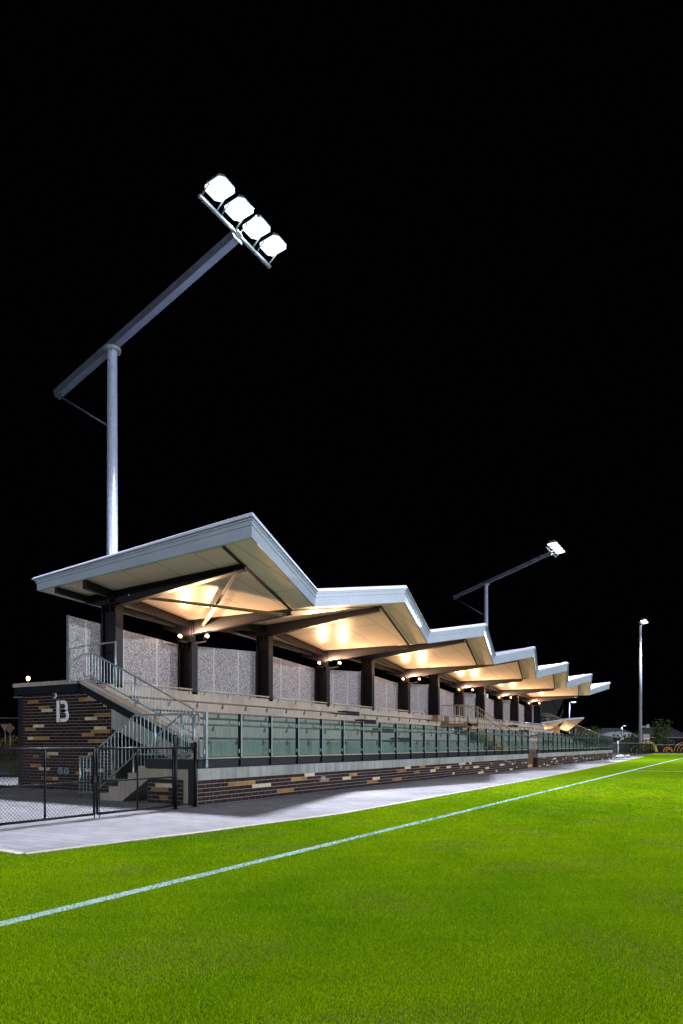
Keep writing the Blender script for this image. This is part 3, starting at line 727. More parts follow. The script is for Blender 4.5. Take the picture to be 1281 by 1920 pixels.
# ------------------------------------------------------------- uplights under the roof
def uplight_data():
    """one luminaire: asymmetric ceiling-wash distribution, strongest just above the horizontal and forward"""
    ld = bpy.data.lights.new('uplight_lamp', 'POINT'); ld.energy = WARM; ld.color = WARM_COL; ld.shadow_soft_size = .04
    ld.use_nodes = True; nt = ld.node_tree; N = nt.nodes; L = nt.links; em = N['Emission']
    tc = N.new('ShaderNodeTexCoord'); sp = N.new('ShaderNodeSeparateXYZ'); L.new(tc.outputs['Normal'], sp.inputs[0])
    def math_(op, a, b=None):
        n = N.new('ShaderNodeMath'); n.operation = op
        for i, q in enumerate((a, b)):
            if q is None: continue
            if isinstance(q, (int, float)): n.inputs[i].default_value = q
            else: L.new(q, n.inputs[i])
        return n.outputs[0]
    SG = UPSIGN
    z = math_('MULTIPLY', sp.outputs['Z'], SG); x = math_('MULTIPLY', sp.outputs['X'], SG)
    zc = math_('MAXIMUM', z, 0.0)
    base = math_('DIVIDE', .30, math_('ADD', math_('POWER', zc, 3.5), .011))
    mr = N.new('ShaderNodeMapRange'); mr.interpolation_type = 'SMOOTHSTEP'; mr.inputs[1].default_value = -.10; mr.inputs[2].default_value = .10; mr.inputs[3].default_value = .05; mr.inputs[4].default_value = 1
    L.new(z, mr.inputs[0])
    mx = N.new('ShaderNodeMapRange'); mx.interpolation_type = 'SMOOTHSTEP'; mx.inputs[1].default_value = -.5; mx.inputs[2].default_value = .5; mx.inputs[3].default_value = .12; mx.inputs[4].default_value = 1
    L.new(x, mx.inputs[0])
    L.new(math_('MULTIPLY', math_('MULTIPLY', base, mr.outputs[0]), mx.outputs[0]), em.inputs['Strength'])
    return ld
UPSIGN = 1.0
UPL = uplight_data()
def uplight(X, y, yc, label):
    o = thing('uplight', label, 'light', (X, y, 4.50), 'warm uplights on the valley columns')
    mb = MB()
    if X < -14.65: mb.bar((X,yc-.131,4.40),(X,y,4.40),.04,.05); mb.bar((X,y-.02,4.36),(X,y,4.49),.05,.02,up=(1,0,0))
    else: mb.bar((-14.60,y+.05,4.36),(X,y+.02,4.38),.05,.04); mb.bar((X,y+.02,4.36),(X,y,4.46),.05,.02,up=(1,0,0))
    mb.build('bracket', M['steel_dark'], o)
    mb = MB(); a = Vector((X,y,4.47)); d = Vector((.62,0,.78)); mb.tube(a-d*.05, a+d*.06, .05, .075, n=14); mb.build('housing', M['steel_dark'], o)
    mb = MB(); c = a+d*.062
    rings = []; n = 14
    u = d.cross(Vector((0,1,0))).normalized(); v = Vector((0,1,0)); vs = []
    for k, (rr, hh) in enumerate(((.062,0),(.066,.035),(.038,.075))):
        for j in range(n):
            t = 2*math.pi*j/n; vs.append(c+(u*math.cos(t)+v*math.sin(t))*rr+d*hh)
    fs = [(k*n+j,k*n+(j+1)%n,(k+1)*n+(j+1)%n,(k+1)*n+j) for k in range(2) for j in range(n)]+[tuple(range(2*n,3*n))]
    mb.add(vs, fs, 0, True); mb.build('lens', M['lens_warm'], o)
    lo = bpy.data.objects.new('uplight_lamp', UPL); col.objects.link(lo); lo.parent = o
    lo.location = Vector(c+d*.16)-Vector(o.location)
    return o
ordn = ['first','second','third','fourth','fifth','sixth']
for k in range(6):
    yc = 16.2+8*k
    for X, y, sd in ((-14.80,yc-.55,'near'),(-14.08,yc-.15,'front')):
        uplight(X, y, yc, 'warm uplight on %s side of %s short column from letter B end' % (sd, ordn[k]))

# ------------------------------------------------------------- signs and fittings on the end wall
o = thing('letter_sign', 'pale metal stencil letter B with crescent disc on the dark brick end wall', 'sign', (-16.05, YE-.03, 1.87))
mb = MB(); ya, yb = YE-.035, YE-.012
z0, z1 = 1.86, 2.45; x0 = -16.30
mb.box((x0,ya,z0),(x0+.112,yb,z1))
def bowl(zlo, zhi, xs_, xr, th):
    """stroke of one bowl of the B: outer and inner outlines"""
    r = (zhi-zlo)/2; zc = (zlo+zhi)/2; K = 10
    out = [(xs_,zhi)]+[(xr-r+r*math.sin(math.pi*k/K), zc+r*math.cos(math.pi*k/K)) for k in range(K+1)]+[(xs_,zlo)]
    ri = r-th
    inn = [(xs_,zhi-th)]+[(xr-r+ri*math.sin(math.pi*k/K), zc+ri*math.cos(math.pi*k/K)) for k in range(K+1)]+[(xs_,zlo+th)]
    m_ = len(out)
    vs = [(p[0],ya,p[1]) for p in out]+[(p[0],ya,p[1]) for p in inn]+[(p[0],yb,p[1]) for p in out]+[(p[0],yb,p[1]) for p in inn]
    fs = []
    for k in range(m_-1):
        fs += [(k,k+1,m_+k+1,m_+k),(2*m_+k,3*m_+k,3*m_+k+1,2*m_+k+1),(k,2*m_+k,2*m_+k+1,k+1),(m_+k,m_+k+1,3*m_+k+1,3*m_+k)]
    mb.add(vs, fs)
bowl(2.118, 2.452, x0+.165, x0+.455, .094)
bowl(1.862, 2.205, x0+.158, x0+.49, .092)
mb.build('letter', M['white'], o)
mb = MB(); mb.tube((-16.40,YE-.03,2.595),(-16.40,YE-.012,2.595),.075,n=24); mb.build('disc', M['hand'], o)
mb = MB(); K = 14
cx_, cz_ = -16.37, 2.595
ou = [(cx_+.09*math.cos(t),cz_+.078*math.sin(t)) for t in [R(-147.5+295*k/K) for k in range(K+1)]]
inn = [(cx_-.035+.052*math.cos(t),cz_+.052*math.sin(t)) for t in [R(126.3-252.6*k/K) for k in range(1,K)]]
mb.prism(ou+inn, YE-.036, YE-.0305); mb.build('crescent', M['white'], o)
o = thing('toilet_sign', 'dark board with white man and woman figures beside the brick end wall', 'sign', (-18.2, 12.9, 1.3))
mb = MB(); mb.box((-18.55,12.86,.0),(-17.86,12.90,2.62)); mb.build('board', M['hand'], o)
mb = MB()
for i, xx in enumerate((-18.23,-18.06)):
    yy = 12.852
    K = 10
    mb.add([(xx+.034*math.cos(2*math.pi*k/K),yy,2.245+.034*math.sin(2*math.pi*k/K)) for k in range(K)],[tuple(range(K))])
    w0, w1 = ((.052,.034) if i == 0 else (.036,.062))
    mb.prism([(xx-w0,2.2),(xx+w0,2.2),(xx+w1,2.06),(xx+.026,2.05),(xx+.022,1.93),(xx-.022,1.93),(xx-.026,2.05),(xx-w1,2.06)], yy-.002, yy+.006)
mb.build('figures', M['white'], o)
mb = MB(); mb.box((-18.7,12.8,2.63),(-17.85,13.6,2.655)); mb.build('hood', M['galv_post'], o)
for xx, lb in ((-16.12,'round metal tap box on the brick end wall, the left one of the pair'),(-15.87,'round metal tap box on the brick end wall, the right one of the pair')):
    o = thing('tap_box', lb, 'tap', (xx, YE-.03, .48), 'tap boxes on the end wall')
    mb = MB(); mb.tube((xx,YE-.05,.52),(xx,YE-.012,.52),.10,n=18); mb.build('dish', M['galv'], o)
    mb = MB(); mb.tube((xx,YE-.12,.53),(xx,YE-.051,.53),.025,n=8); mb.tube((xx,YE-.11,.44),(xx,YE-.11,.53),.018,n=8); mb.build('spout', M['galv_post'], o)

# ------------------------------------------------------------- chain-link fence and gates
def chain(mb, p0, p1, z0, z1, s=.062, r=.0015):
    """two families of slanted wires"""
    p0 = Vector(p0); p1 = Vector(p1); Lh = (p1-p0).length; d = (p1-p0)/Lh; H = z1-z0
    nrm = Vector((d.y,-d.x,0))
    k = -H
    while k < Lh:
        for sgn in (1,-1):
            a0, a1 = (k, k+H); za, zb = (z0,z1) if sgn > 0 else (z1,z0)
            t0 = max(0,-a0)/H; t1 = min(1,(Lh-a0)/H)
            if t1 > t0+.01:
                q0 = p0+d*(a0+H*t0)+nrm*(.002*sgn); q1 = p0+d*(a0+H*t1)+nrm*(.002*sgn)
                mb.bar((q0.x,q0.y,za+(zb-za)*t0),(q1.x,q1.y,za+(zb-za)*t1), 2*r, 2*r)
        k += s
XG = -9.45
def gate(y0, y1, label, hinge):
    o = thing('gate', label, 'gate', (XG, y0, 0), 'double chain-link gate')
    mb = MB(); r = .021
    mb.tube((XG,y0,.06),(XG,y0,1.19),r); mb.tube((XG,y1,.06),(XG,y1,1.19),r); mb.tube((XG,y0,.07),(XG,y1,.07),r); mb.tube((XG,y0,1.18),(XG,y1,1.18),r)
    mb.build('frame', M['fence_black'], o)
    mb = MB(); mb.tube((XG,y0,.62),(XG,y1,.62),.017); mb.build('mid_rail', M['fence_black'], o)
    ym = (y0+y1)/2
    mb = MB(); mb.tube((XG,ym,.06),(XG,ym,1.18),.017); mb.build('mid_post', M['fence_black'], o)
    mb = MB(); chain(mb, (XG,y0,0),(XG,y1,0),.07,1.18); mb.build('mesh', M['fence_black'], o)
    mb = MB()
    yb = y1-.02 if hinge == 0 else y0+.02
    mb.tube((XG+.03,yb,-.0),(XG+.03,yb,.45),.008); mb.box((XG+.02,yb-.03,.60),(XG+.05,yb+.03,.72)); mb.build('drop_bolt', M['fence_black'], o)
    return o
gate(6.06, 7.97, 'black chain-link gate leaf farther from the stand, cut by the left of the photo', 0)
gate(8.03, 9.84, 'black chain-link gate leaf next to the brick landing', 1)
for y, hh, lb in ((9.90,1.42,'tall black gate post between the gate leaf and the short fence panel'),(10.46,1.28,'black fence post against the corner of the brick front wall')):
    mb = MB(); mb.tube((XG,y,0),(XG,y,hh),.034,n=14); mb.tube((XG,y,hh),(XG,y,hh+.02),.038,.02,n=14); mb.tube((XG,y,0),(XG,y,.015),.06,n=12)
    tag(mb.build('fence_post', M['fence_black'], loc=(XG,y,0)), lb, 'post')
o = thing('chain_fence', 'short black chain-link panel between gate post and brick wall', 'fence', (XG, 9.95, 0))
mb = MB(); mb.tube((XG,9.93,1.18),(XG,10.43,1.18),.019); mb.tube((XG,9.93,.07),(XG,10.43,.07),.015); mb.build('rail', M['fence_black'], o)
mb = MB(); chain(mb, (XG,9.93,0),(XG,10.43,0),.07,1.18); mb.build('mesh', M['fence_black'], o)

def long_fence(name, label, pts, h, sp=3.0, s=.16, r=.004, toprail=True):
    o = thing(name, label, 'fence', (*pts[0], 0))
    mesh = MB(); rail = MB()
    for a, b in zip(pts[:-1], pts[1:]):
        A = Vector((*a,0)); B = Vector((*b,0)); chain(mesh, A, B, .05, h-.03, s=s, r=r)
        rail.tube((*a,h),(*b,h),.024,n=6); rail.tube((*a,.05),(*b,.05),.015,n=6)
        k = max(1, round((B-A).length/sp))
        for i in range(k+1):
            if i == k and b != pts[-1]: continue
            p = A+(B-A)*i/k; mb = MB(); mb.tube((p.x,p.y,0),(p.x,p.y,h+.05),.034,n=8); mb.build('post', M['fence_black'], o)
    mesh.build('mesh', M['fence_black'], o); rail.build('rail', M['galv'], o)
    return o
long_fence('chain_fence', 'black chain-link fence with pale top rail, from the stand end to the tall light mast', [(-9.65,63.3),(-9.7,75.8),(-9.75,97.5)], 1.35)
long_fence('chain_fence', 'black chain-link fence along the far end of the pitch', [(-9.6,97.6),(20,97.6)], 1.15)
long_fence('chain_fence', 'tall dark chain-link fence in the gloom left of the brick end wall', [(-48,17.0),(-30,29.0)], 2.75)
# white-topped gate post and stones beyond the stand
mb = MB(); mb.tube((-9.62,66.8,0),(-9.62,66.8,1.55),.06,n=10); mb.bar((-9.62,66.8,1.4),(-9.30,66.8,1.72),.05,.05)
mb.box((-9.33,66.7,1.70),(-9.12,66.9,1.80)); tag(mb.build('gate_post', M['galv'], loc=(-9.62,66.8,0)), 'pale steel post with angled bracket at the end of the path', 'post')
for i, (xx, yy, s, lb) in enumerate(((-9.25,64.2,.30,'white rounded stone on the path against the end of the brick wall'),(-9.15,65.4,.34,'largest white stone on the path, between the other two'),(-9.0,68.4,.26,'white stone right of the pale steel post'))):
    mb = MB(); bm = bmesh.new(); bmesh.ops.create_icosphere(bm, subdivisions=2, radius=1)
    r2 = random.Random(i)
    vs = [(xx+v.co.x*s*(1+r2.uniform(-.12,.12)), yy+v.co.y*s*1.2*(1+r2.uniform(-.1,.1)), max(0,.13+v.co.z*s*.6)) for v in bm.verts]
    fs = [tuple(v.index for v in f.verts) for f in bm.faces]; bm.free(); mb.add(vs, fs)
    tag(mb.build('stone', M['concrete_band'], loc=(xx,yy,0)), lb, 'stone')

# ------------------------------------------------------------- floodlight masts
def add_light(o, loc, target, energy, size=.5, spot=R(150), name='flood_lamp'):
    ld = bpy.data.lights.new(name, 'SPOT'); ld.energy = energy; ld.color = FLOOD_COL; ld.spot_size = spot; ld.spot_blend = .6; ld.shadow_soft_size = size
    lo = bpy.data.objects.new(name, ld); col.objects.link(lo); lo.parent = o
    lo.location = Vector(loc)-Vector(o.location); lo.rotation_euler = (Vector(target)-Vector(loc)).to_track_quat('-Z','Y').to_euler()
    return lo
def lamp_head(o, X, Y, Z, k, gap=.875, sgn=1):
    """four floodlights in a row along y on a crossbar"""
    mb = MB(); mb.bar((X-.42*sgn,Y-1.72,Z-.30),(X-.42*sgn,Y+1.72,Z-.30),.08,.08); mb.build('crossbar', M['galv_post'], o)
    for i in range(k):
        y = Y+(i-(k-1)/2)*gap
        tl = .105
        dx = Vector((math.cos(tl)*sgn,0,math.sin(tl))); dn = Vector((math.sin(tl)*sgn,0,-math.cos(tl)))
        c = Vector((X,y,Z)); hx, hy = .36, .34
        def P(a, b, d): q = c+dx*a+Vector((0,b,0))+dn*d; return tuple(q)
        mb = MB()
        oct_ = [(-1,-.6),(-.7,-1),(.7,-1),(1,-.6),(1,.6),(.7,1),(-.7,1),(-1,.6)]
        vs = [P(a*hx*1.06,b*hy*1.06,0) for a,b in oct_]+[P(a*hx*.85,b*hy*.8,-.16) for a,b in oct_]
        n = 8; mb.add(vs, [(j,(j+1)%n,n+(j+1)%n,n+j) for j in range(n)]+[tuple(range(n,2*n))])
        for f_ in range(-3,4): mb.hexa([P(-.2,f_*.06-.006,-.24),P(.2,f_*.06-.006,-.24),P(.2,f_*.06+.006,-.24),P(-.2,f_*.06+.006,-.24),P(-.2,f_*.06-.006,-.162),P(.2,f_*.06-.006,-.162),P(.2,f_*.06+.006,-.162),P(-.2,f_*.06+.006,-.162)])
        lf = mb.build('floodlight', M['galv_post'], o)
        mb = MB(); mb.add([P(a*hx,b*hy,.006) for a,b in oct_]+[P(a*hx*.7,b*hy*.7,.05) for a,b in oct_], [(j,(j+1)%n,n+(j+1)%n,n+j) for j in range(n)]+[tuple(range(n,2*n))])
        mb.build('lens', M['lens_white'], lf)
        mb = MB()
        for s in (-1,1): mb.bar((X-.42*sgn,y+s*.33,Z-.26),(X-.1*sgn,y+s*.335,Z-.02),.05,.012,up=(0,1,0))
        mb.bar((X-.42*sgn,y-.33,Z-.25),(X-.42*sgn,y+.33,Z-.25),.05,.03); mb.build('yoke', M['galv_post'], lf)
def mast(Y, label, energy, target, X0=-19.0, sgn=1):
    o = thing('floodlight_mast', label, 'floodlight', (X0, Y, 0), 'leaning-arm floodlight masts')
    mb = MB(); mb.tube((X0,Y,0),(X0,Y,15.05),.215,.165,n=12); mb.build('pole', M['pole'], o)
    mb = MB(); mb.tube((X0,Y,14.98),(X0,Y,15.03),.30,n=20); mb.tube((X0,Y,15.035),(X0,Y,15.075),.30,n=20)
    for j in range(10): t = 2*math.pi*j/10; mb.tube((X0+.24*math.cos(t),Y+.24*math.sin(t),14.95),(X0+.24*math.cos(t),Y+.24*math.sin(t),15.11),.018,n=6)
    mb.build('flange', M['galv_post'], o)
    a = (X0-2.95*sgn,Y,14.22); b = (X0+5.47*sgn,Y,16.98)
    mb = MB(); mb.bar(a,b,.25,.27); mb.build('arm', M['galv_post'] if False else M['arm'], o)
    mb = MB(); mb.bar((b[0]+.02*sgn,Y,b[2]+.005),(b[0]+.05*sgn,Y,b[2]+.015),.42,.36); mb.bar((b[0]+.02*sgn,Y-.0,b[2]),(b[0]+.16*sgn,Y,b[2]+.08),.22,.1); mb.build('end_plate', M['galv_post'], o)
    mb = MB(); mb.tube((a[0]+.2*sgn,Y,a[2]-.12),(X0-.19*sgn,Y,12.42),.038,.038,n=10); mb.bar((a[0]+.1*sgn,Y,a[2]-.17),(a[0]+.34*sgn,Y,a[2]-.09),.12,.06); mb.build('stay', M['arm'], o)
    lamp_head(o, X0+5.95*sgn, Y, 17.34, 4, sgn=sgn)
    add_light(o, (X0+6.0*sgn,Y,17.20), target, energy)
    return o
M['pole_dull'] = mat('pole_matte_grey', (.30,.31,.38), .75, 0, spec=.2)  # darker and matte so the far mast renders less bright
M['arm'] = mat('arm_galvanised', (.075,.083,.12), .45, .35, noise=(5,.2))
mast(16.8, 'nearest floodlight mast, its long arm rising over the stand with four lit lamps', FLOOD_NEAR, (-3, 17, 0))
mast(57.7, 'smaller leaning-arm floodlight mast behind the middle of the zigzag roof', FLOOD_NEAR, (-3, 57, 0))
# the pair across the pitch (beyond the frame) that light the front of the stand
mast(8.0, 'leaning-arm floodlight mast across the pitch, opposite the near end of the stand', FLOOD_FAR, (0, 14, 0), X0=72, sgn=-1)
mast(57.7, 'leaning-arm floodlight mast across the pitch, opposite the far end of the stand', FLOOD_FAR, (0, 50, 0), X0=72, sgn=-1)
o = thing('floodlight_mast', 'straight pale floodlight mast at the far corner of the pitch', 'floodlight', (-11.95,103.2,0))
mb = MB(); mb.tube((-11.95,103.2,0),(-11.95,103.2,17.7),.24,.15,n=24); mb.build('pole', M['pole_dull'], o)
mb = MB(); mb.box((-11.7,103.1,3.55),(-11.2,103.3,3.75)); mb.box((-11.2,103.0,3.45),(-10.8,103.4,3.95)); mb.build('control_box', M['galv'], o)
lamp_head(o, -11.45, 103.2, 18.15, 4, gap=.7)
add_light(o, (-10.6,103.2,18.0), (2,88,0), FLOOD_NEAR, spot=R(125))

# the matching corner mast behind the camera that lights the near end wall
o = thing('floodlight_mast', 'straight pale floodlight mast at the near corner of the pitch, behind the camera', 'floodlight', (-11.95,-30,0))
mb = MB(); mb.tube((-11.95,-30,0),(-11.95,-30,17.7),.26,.15,n=12); mb.build('pole', M['pole'], o)
lamp_head(o, -11.45, -30, 18.15, 4, gap=.7)
add_light(o, (-11.4,-30,18.0), (-6,6,0), FLOOD_NEAR*.85)

# ------------------------------------------------------------- far end: pavilion, houses, trees, play hoops
def leaves(mb, c, rx, ry, rz, n, s, seed=0):
    r = random.Random(seed)
    cl = [(r.uniform(-.75,.75),r.uniform(-.75,.75),r.uniform(-.75,.85)) for _ in range(14)]
    for i in range(n):
        q = r.choice(cl); p = Vector((c[0]+(q[0]+r.gauss(0,.2))*rx, c[1]+(q[1]+r.gauss(0,.2))*ry, max(.05,c[2]+(q[2]+r.gauss(0,.2))*rz)))
        a = Vector((r.gauss(0,1),r.gauss(0,1),r.gauss(0,1))).normalized(); b = a.orthogonal().normalized(); e = a.cross(b)
        k = s*r.uniform(.6,1.4); mb.add([p-b*k*.5,p+e*k*.28,p+b*k*.5,p-e*k*.28],[(0,1,2,3)])
def tree(name, label, cat, x, y, h, rad, n, s, seed, m='leaf', trunk=True):
    o = thing(name, label, cat, (x,y,0))
    if trunk:
        mb = MB(); mb.tube((x,y,0),(x+.05,y,h*.55),.07*h/3,.035*h/3,n=8)
        r = random.Random(seed)
        for k in range(4):
            t = r.uniform(0,6.28); mb.tube((x+.03,y,h*.3),(x+rad*.6*math.cos(t),y+rad*.6*math.sin(t),h*.62),.03*h/3,.012*h/3,n=6)
        mb.build('trunk', M['bark'], o)
        c = (x,y,h*.62); rz = h*.40
    else: c = (x,y,h*.5); rz = h*.5
    mb = MB(); leaves(mb, c, rad, rad, rz, n, s, seed); mb.build('crown', M[m], o)
tree('tree', 'small green tree behind the far glass panels, before the grey roof', 'tree', -20.3,115.0,3.9,1.7,900,.26,1)
tree('shrub', 'wide leafy shrub left of the straight floodlight mast', 'shrub', -17.2,126.5,3.7,2.6,1100,.3,2, trunk=False)
tree('tree', 'tall narrow young tree right of the red and white board', 'tree', -11.9,134,5.2,1.9,900,.32,3)
tree('tree', 'low bushy tree at the right, in front of the last grey roof', 'tree', -12.9,131,3.0,1.4,500,.3,4)
# houses
def house(label, x, y, wx, wy, eave, ridge, seed, yaw=.5):
    o = thing('house', label, 'house', (x,y,0)); cs, sn = math.cos(yaw), math.sin(yaw)
    def T(a,b,z): return (x+a*cs-b*sn, y+a*sn+b*cs, z)
    mb = MB(); v = [T(a,b,z) for z in (0,eave) for a,b in ((-wx/2+.5,-wy/2+.5),(wx/2-.5,-wy/2+.5),(wx/2-.5,wy/2-.5),(-wx/2+.5,wy/2-.5))]; mb.hexa(v); mb.build('wall', M['housewall'], o)
    mb = MB(); k = wx*.28
    v = [T(-wx/2,-wy/2,eave),T(wx/2,-wy/2,eave),T(wx/2,wy/2,eave),T(-wx/2,wy/2,eave),T(-wx/2+k,0,ridge),T(wx/2-k,0,ridge)]
    mb.add(v, [(0,1,5,4),(1,2,5),(2,3,4,5),(3,0,4),(3,2,1,0)]); mb.build('roof', M['houseroof'], o)
    mb = MB(); mb.bar(T(-wx/2,-wy/2-.05,eave-.08),T(wx/2,-wy/2-.05,eave-.08),.1,.16); mb.build('gutter', M['galv'], o)
    for a in (-wx*.2, wx*.15):
        mb = MB(); mb.hexa([T(a+i,-wy/2+.45+j,z) for z in (1.0,2.1) for i,j in ((-.8,0),(.8,0),(.8,.04),(-.8,.04))]); f = mb.build('window', M['galv_post'], o)
        mb = MB(); mb.hexa([T(a+i,-wy/2+.43+j,z) for z in (1.08,2.02) for i,j in ((-.7,0),(.7,0),(.7,.01),(-.7,.01))]); mb.build('pane', M['hand'], f)
M['housewall'] = mat('house_render', (.10,.08,.07), .9); M['houseroof'] = mat('grey_roof_tiles', (.50,.50,.60), .7, noise=(1,.2))
house('low house with grey hipped roof seen just past the last glass panel', -27.5,181,11,9,2.9,5.2,1)
house('low house with grey hipped roof right behind the straight floodlight mast', -18.0,190,13,9,2.9,5.6,2,.35)
house('low house whose grey roof runs off the right of the photo', -8.5,205,13,9,3.2,5.5,3,.7)
# pavilion
M['timber'] = mat('timber_cladding', (.32,.19,.09), .7, noise=(6,.3)); M['pav_soffit'] = mat('pavilion_soffit', (.7,.6,.46), .6)
px, py = -20.9, 97.7; cs, sn = math.cos(YAW), math.sin(YAW)
def PV(a, b, z): return (px+a*cs-b*sn, py+a*sn+b*cs, z)
o = thing('pavilion', 'small timber pavilion with upswept pale roof and warm lit soffit beyond the stand', 'pavilion', (px,py,0))
mb = MB(); mb.hexa([PV(a,b,z) for z in (0,3.9) for a,b in ((-3.6,2.6),(.05,2.6),(.05,7),(-3.6,7))])
for k in range(24):
    a = -3.6+k*.152; mb.hexa([PV(a+i,2.57+j,z) for z in (0,3.9) for i,j in ((0,0),(.09,0),(.09,.03),(0,.03))])
mb.build('wall', M['timber'], o)
def slab(c4, th, top, sof, name):
    mb = MB(); mb.hexa([PV(*p) for p in c4]+[PV(p[0],p[1],p[2]+th) for p in c4]); s = mb.build(name, M['fascia'], o)
    mb = MB(); cx_ = sum(p[0] for p in c4)/4; cy_ = sum(p[1] for p in c4)/4; cz_ = sum(p[2] for p in c4)/4
    mb.add([PV(cx_+(p[0]-cx_)*.96, cy_+(p[1]-cy_)*.96, cz_+(p[2]-cz_)*.96-.012) for p in c4],[(3,2,1,0)]); mb.build('soffit', M['pav_soffit'], s)
slab([(.1,3.4,3.35),(1.5,3.4,3.1),(2.6,0,4.75),(.0,0,4.55)], .22, 0, 0, 'roof')
slab([(-3.4,3.4,3.3),(-1.4,3.4,3.1),(-.0,0,4.55),(-3.4,0,4.0)], .22, 0, 0, 'roof')
for a in (-2.4, .9):
    ld = bpy.data.lights.new('pavilion_lamp','POINT'); ld.energy = 160; ld.color = WARM_COL; ld.shadow_soft_size = .1
    lo = bpy.data.objects.new('pavilion_lamp', ld); col.objects.link(lo); lo.parent = o; lo.location = Vector(PV(a,2.3,2.7))-Vector((px,py,0))
    mb = MB(); q = PV(a,2.5,2.62); mb.box((q[0]-.08,q[1]-.08,q[2]-.1),(q[0]+.08,q[1]+.08,q[2])); mb.build('light_fitting', M['steel_dark'], o)
# dark shade sail frame beyond
M['sail'] = mat('shade_cloth', (.05,.052,.058), .9, noise=(2,.2))
sx, sy = -28.2, 122.4
def SV(a, b, z): return (sx+a*cs-b*sn, sy+a*sn+b*cs, z)
o = thing('shade_structure', 'dark sloping shade cloth on steel frame behind the pavilion', 'shade sail', (sx,sy,0))
mb = MB(); mb.hexa([SV(*p) for p in ((-3,-2,6.2),(-.2,-2,6.0),(2.4,2,9.2),(-3,2,9.4),(-3,-2,6.25),(-.2,-2,6.05),(2.4,2,9.25),(-3,2,9.45))]); mb.build('cloth', M['sail'], o)
mb = MB(); mb.bar(SV(-3,-2,6.1),SV(-.2,-2,5.9),.15,.15); mb.bar(SV(-.2,-2,5.9),SV(2.4,2,9.1),.15,.15); mb.bar(SV(-3,0,7.7),SV(1.1,0,7.5),.12,.12); mb.build('beam', M['steel_dark'], o)
for a, b, z in ((-2.9,-2,6.1),(-.3,-2,5.9),(2.3,2,9.1)):
    mb = MB(); mb.tube(SV(a,b,0),SV(a,b,z),.09,n=8); mb.build('post', M['steel_dark'], o)
mb = MB(); mb.bar(SV(.2,-1.5,4.5),SV(1.4,-1.0,7.2),.06,.06); mb.build('stay', M['galv'], o)

def street_lamp(label, x, y, h, reach, lens, pw, lm):
    o = thing('street_lamp', label, 'street lamp', (x,y,0))
    mb = MB(); mb.tube((x,y,0),(x,y,h),.09,.06,n=8); mb.bar((x,y,h),(x+reach*cs,y+reach*sn,h+.08),.06,.06); mb.build('pole', M['pole'], o)
    a = Vector((x+reach*cs,y+reach*sn,h+.08)); d = Vector((cs,sn,0))
    mb = MB(); mb.bar(a-d*.1,a+d*.6,.24,.10); mb.build('lamp_head', M['galv'], o)
    mb = MB(); mb.bar(a+d*.0-Vector((0,0,.07)),a+d*.55-Vector((0,0,.07)),.2,.05); mb.build('lens', lens, o)
    ld = bpy.data.lights.new('street_lamp_light','SPOT'); ld.energy = pw; ld.color = lm; ld.spot_size = R(150); ld.shadow_soft_size = .1
    lo = bpy.data.objects.new('street_lamp_light', ld); col.objects.link(lo); lo.parent = o; lo.location = Vector((reach*cs+.2,reach*sn,h-.15))
street_lamp('tiny white street lamp among the grey roofs', -24.5,176.5,5.6,.3,M['lens_street'],350,(.9,.93,1))
street_lamp('white street lamp rising behind the pavilion roof', -21.46,103.14,7.3,.35,M['lens_street'],700,(.9,.95,1))
o = thing('street_lamp', 'distant amber globe street lamp above the flat end of the brick wall', 'street lamp', (-53.7,38.2,0))
mb = MB(); mb.tube((-53.7,38.2,0),(-53.7,38.2,6.75),.09,.06,n=8); mb.tube((-53.7,38.2,7.16),(-53.7,38.2,7.24),.2,.05,n=12); mb.build('pole', M['fence_black'], o)
mb = MB(); mb.tube((-53.7,38.2,6.80),(-53.7,38.2,6.92),.09,.17,n=14); mb.tube((-53.7,38.2,6.92),(-53.7,38.2,7.04),.17,.17,n=14); mb.tube((-53.7,38.2,7.04),(-53.7,38.2,7.15),.17,.10,n=14); mb.build('lantern', M['lens_sodium'], o)
ld = bpy.data.lights.new('street_lamp_light','POINT'); ld.energy = 500; ld.color = (1,.75,.45); ld.shadow_soft_size = .15
lo = bpy.data.objects.new('street_lamp_light', ld); col.objects.link(lo); lo.parent = o; lo.location = (0,0,6.6)
o = thing('lamp_post', 'unlit dark post with two small heads before the last houses', 'lamp post', (-13.1,142.7,0))
mb = MB(); mb.tube((-13.1,142.7,0),(-13.1,142.7,6.0),.12,.09,n=8); mb.build('pole', M['arm'], o)
mb = MB(); mb.bar((-13.6,142.4,5.9),(-12.6,143.0,5.9),.12,.1); mb.build('arm', M['arm'], o)
# red and white board on legs
o = thing('notice_board', 'pink and white board on two pale legs behind the far fence', 'notice board', (-13.9,128.3,0))
mb = MB(); mb.hexa([(-13.93+a*cs-b*sn,128.3+a*sn+b*cs,z) for z in (1.95,2.95) for a,b in ((-.6,0),(.6,0),(.6,.08),(-.6,.08))]); bd = mb.build('board', mat('faded_pink_board', (.6,.36,.38), .6), o)
mb = MB(); mb.hexa([(-13.93+a*cs-b*sn,128.3+a*sn+b*cs,z) for z in (2.1,2.3) for a,b in ((-.35,-.02),(.5,-.02),(.5,0),(-.35,0))]); mb.build('panel', M['white'], bd)
for a in (-.35,.3):
    mb = MB(); mb.tube((-13.93+a*cs,128.3+a*sn,0),(-13.93+a*cs,128.3+a*sn,1.949),.09,n=8); mb.build('leg', M['white'], o)
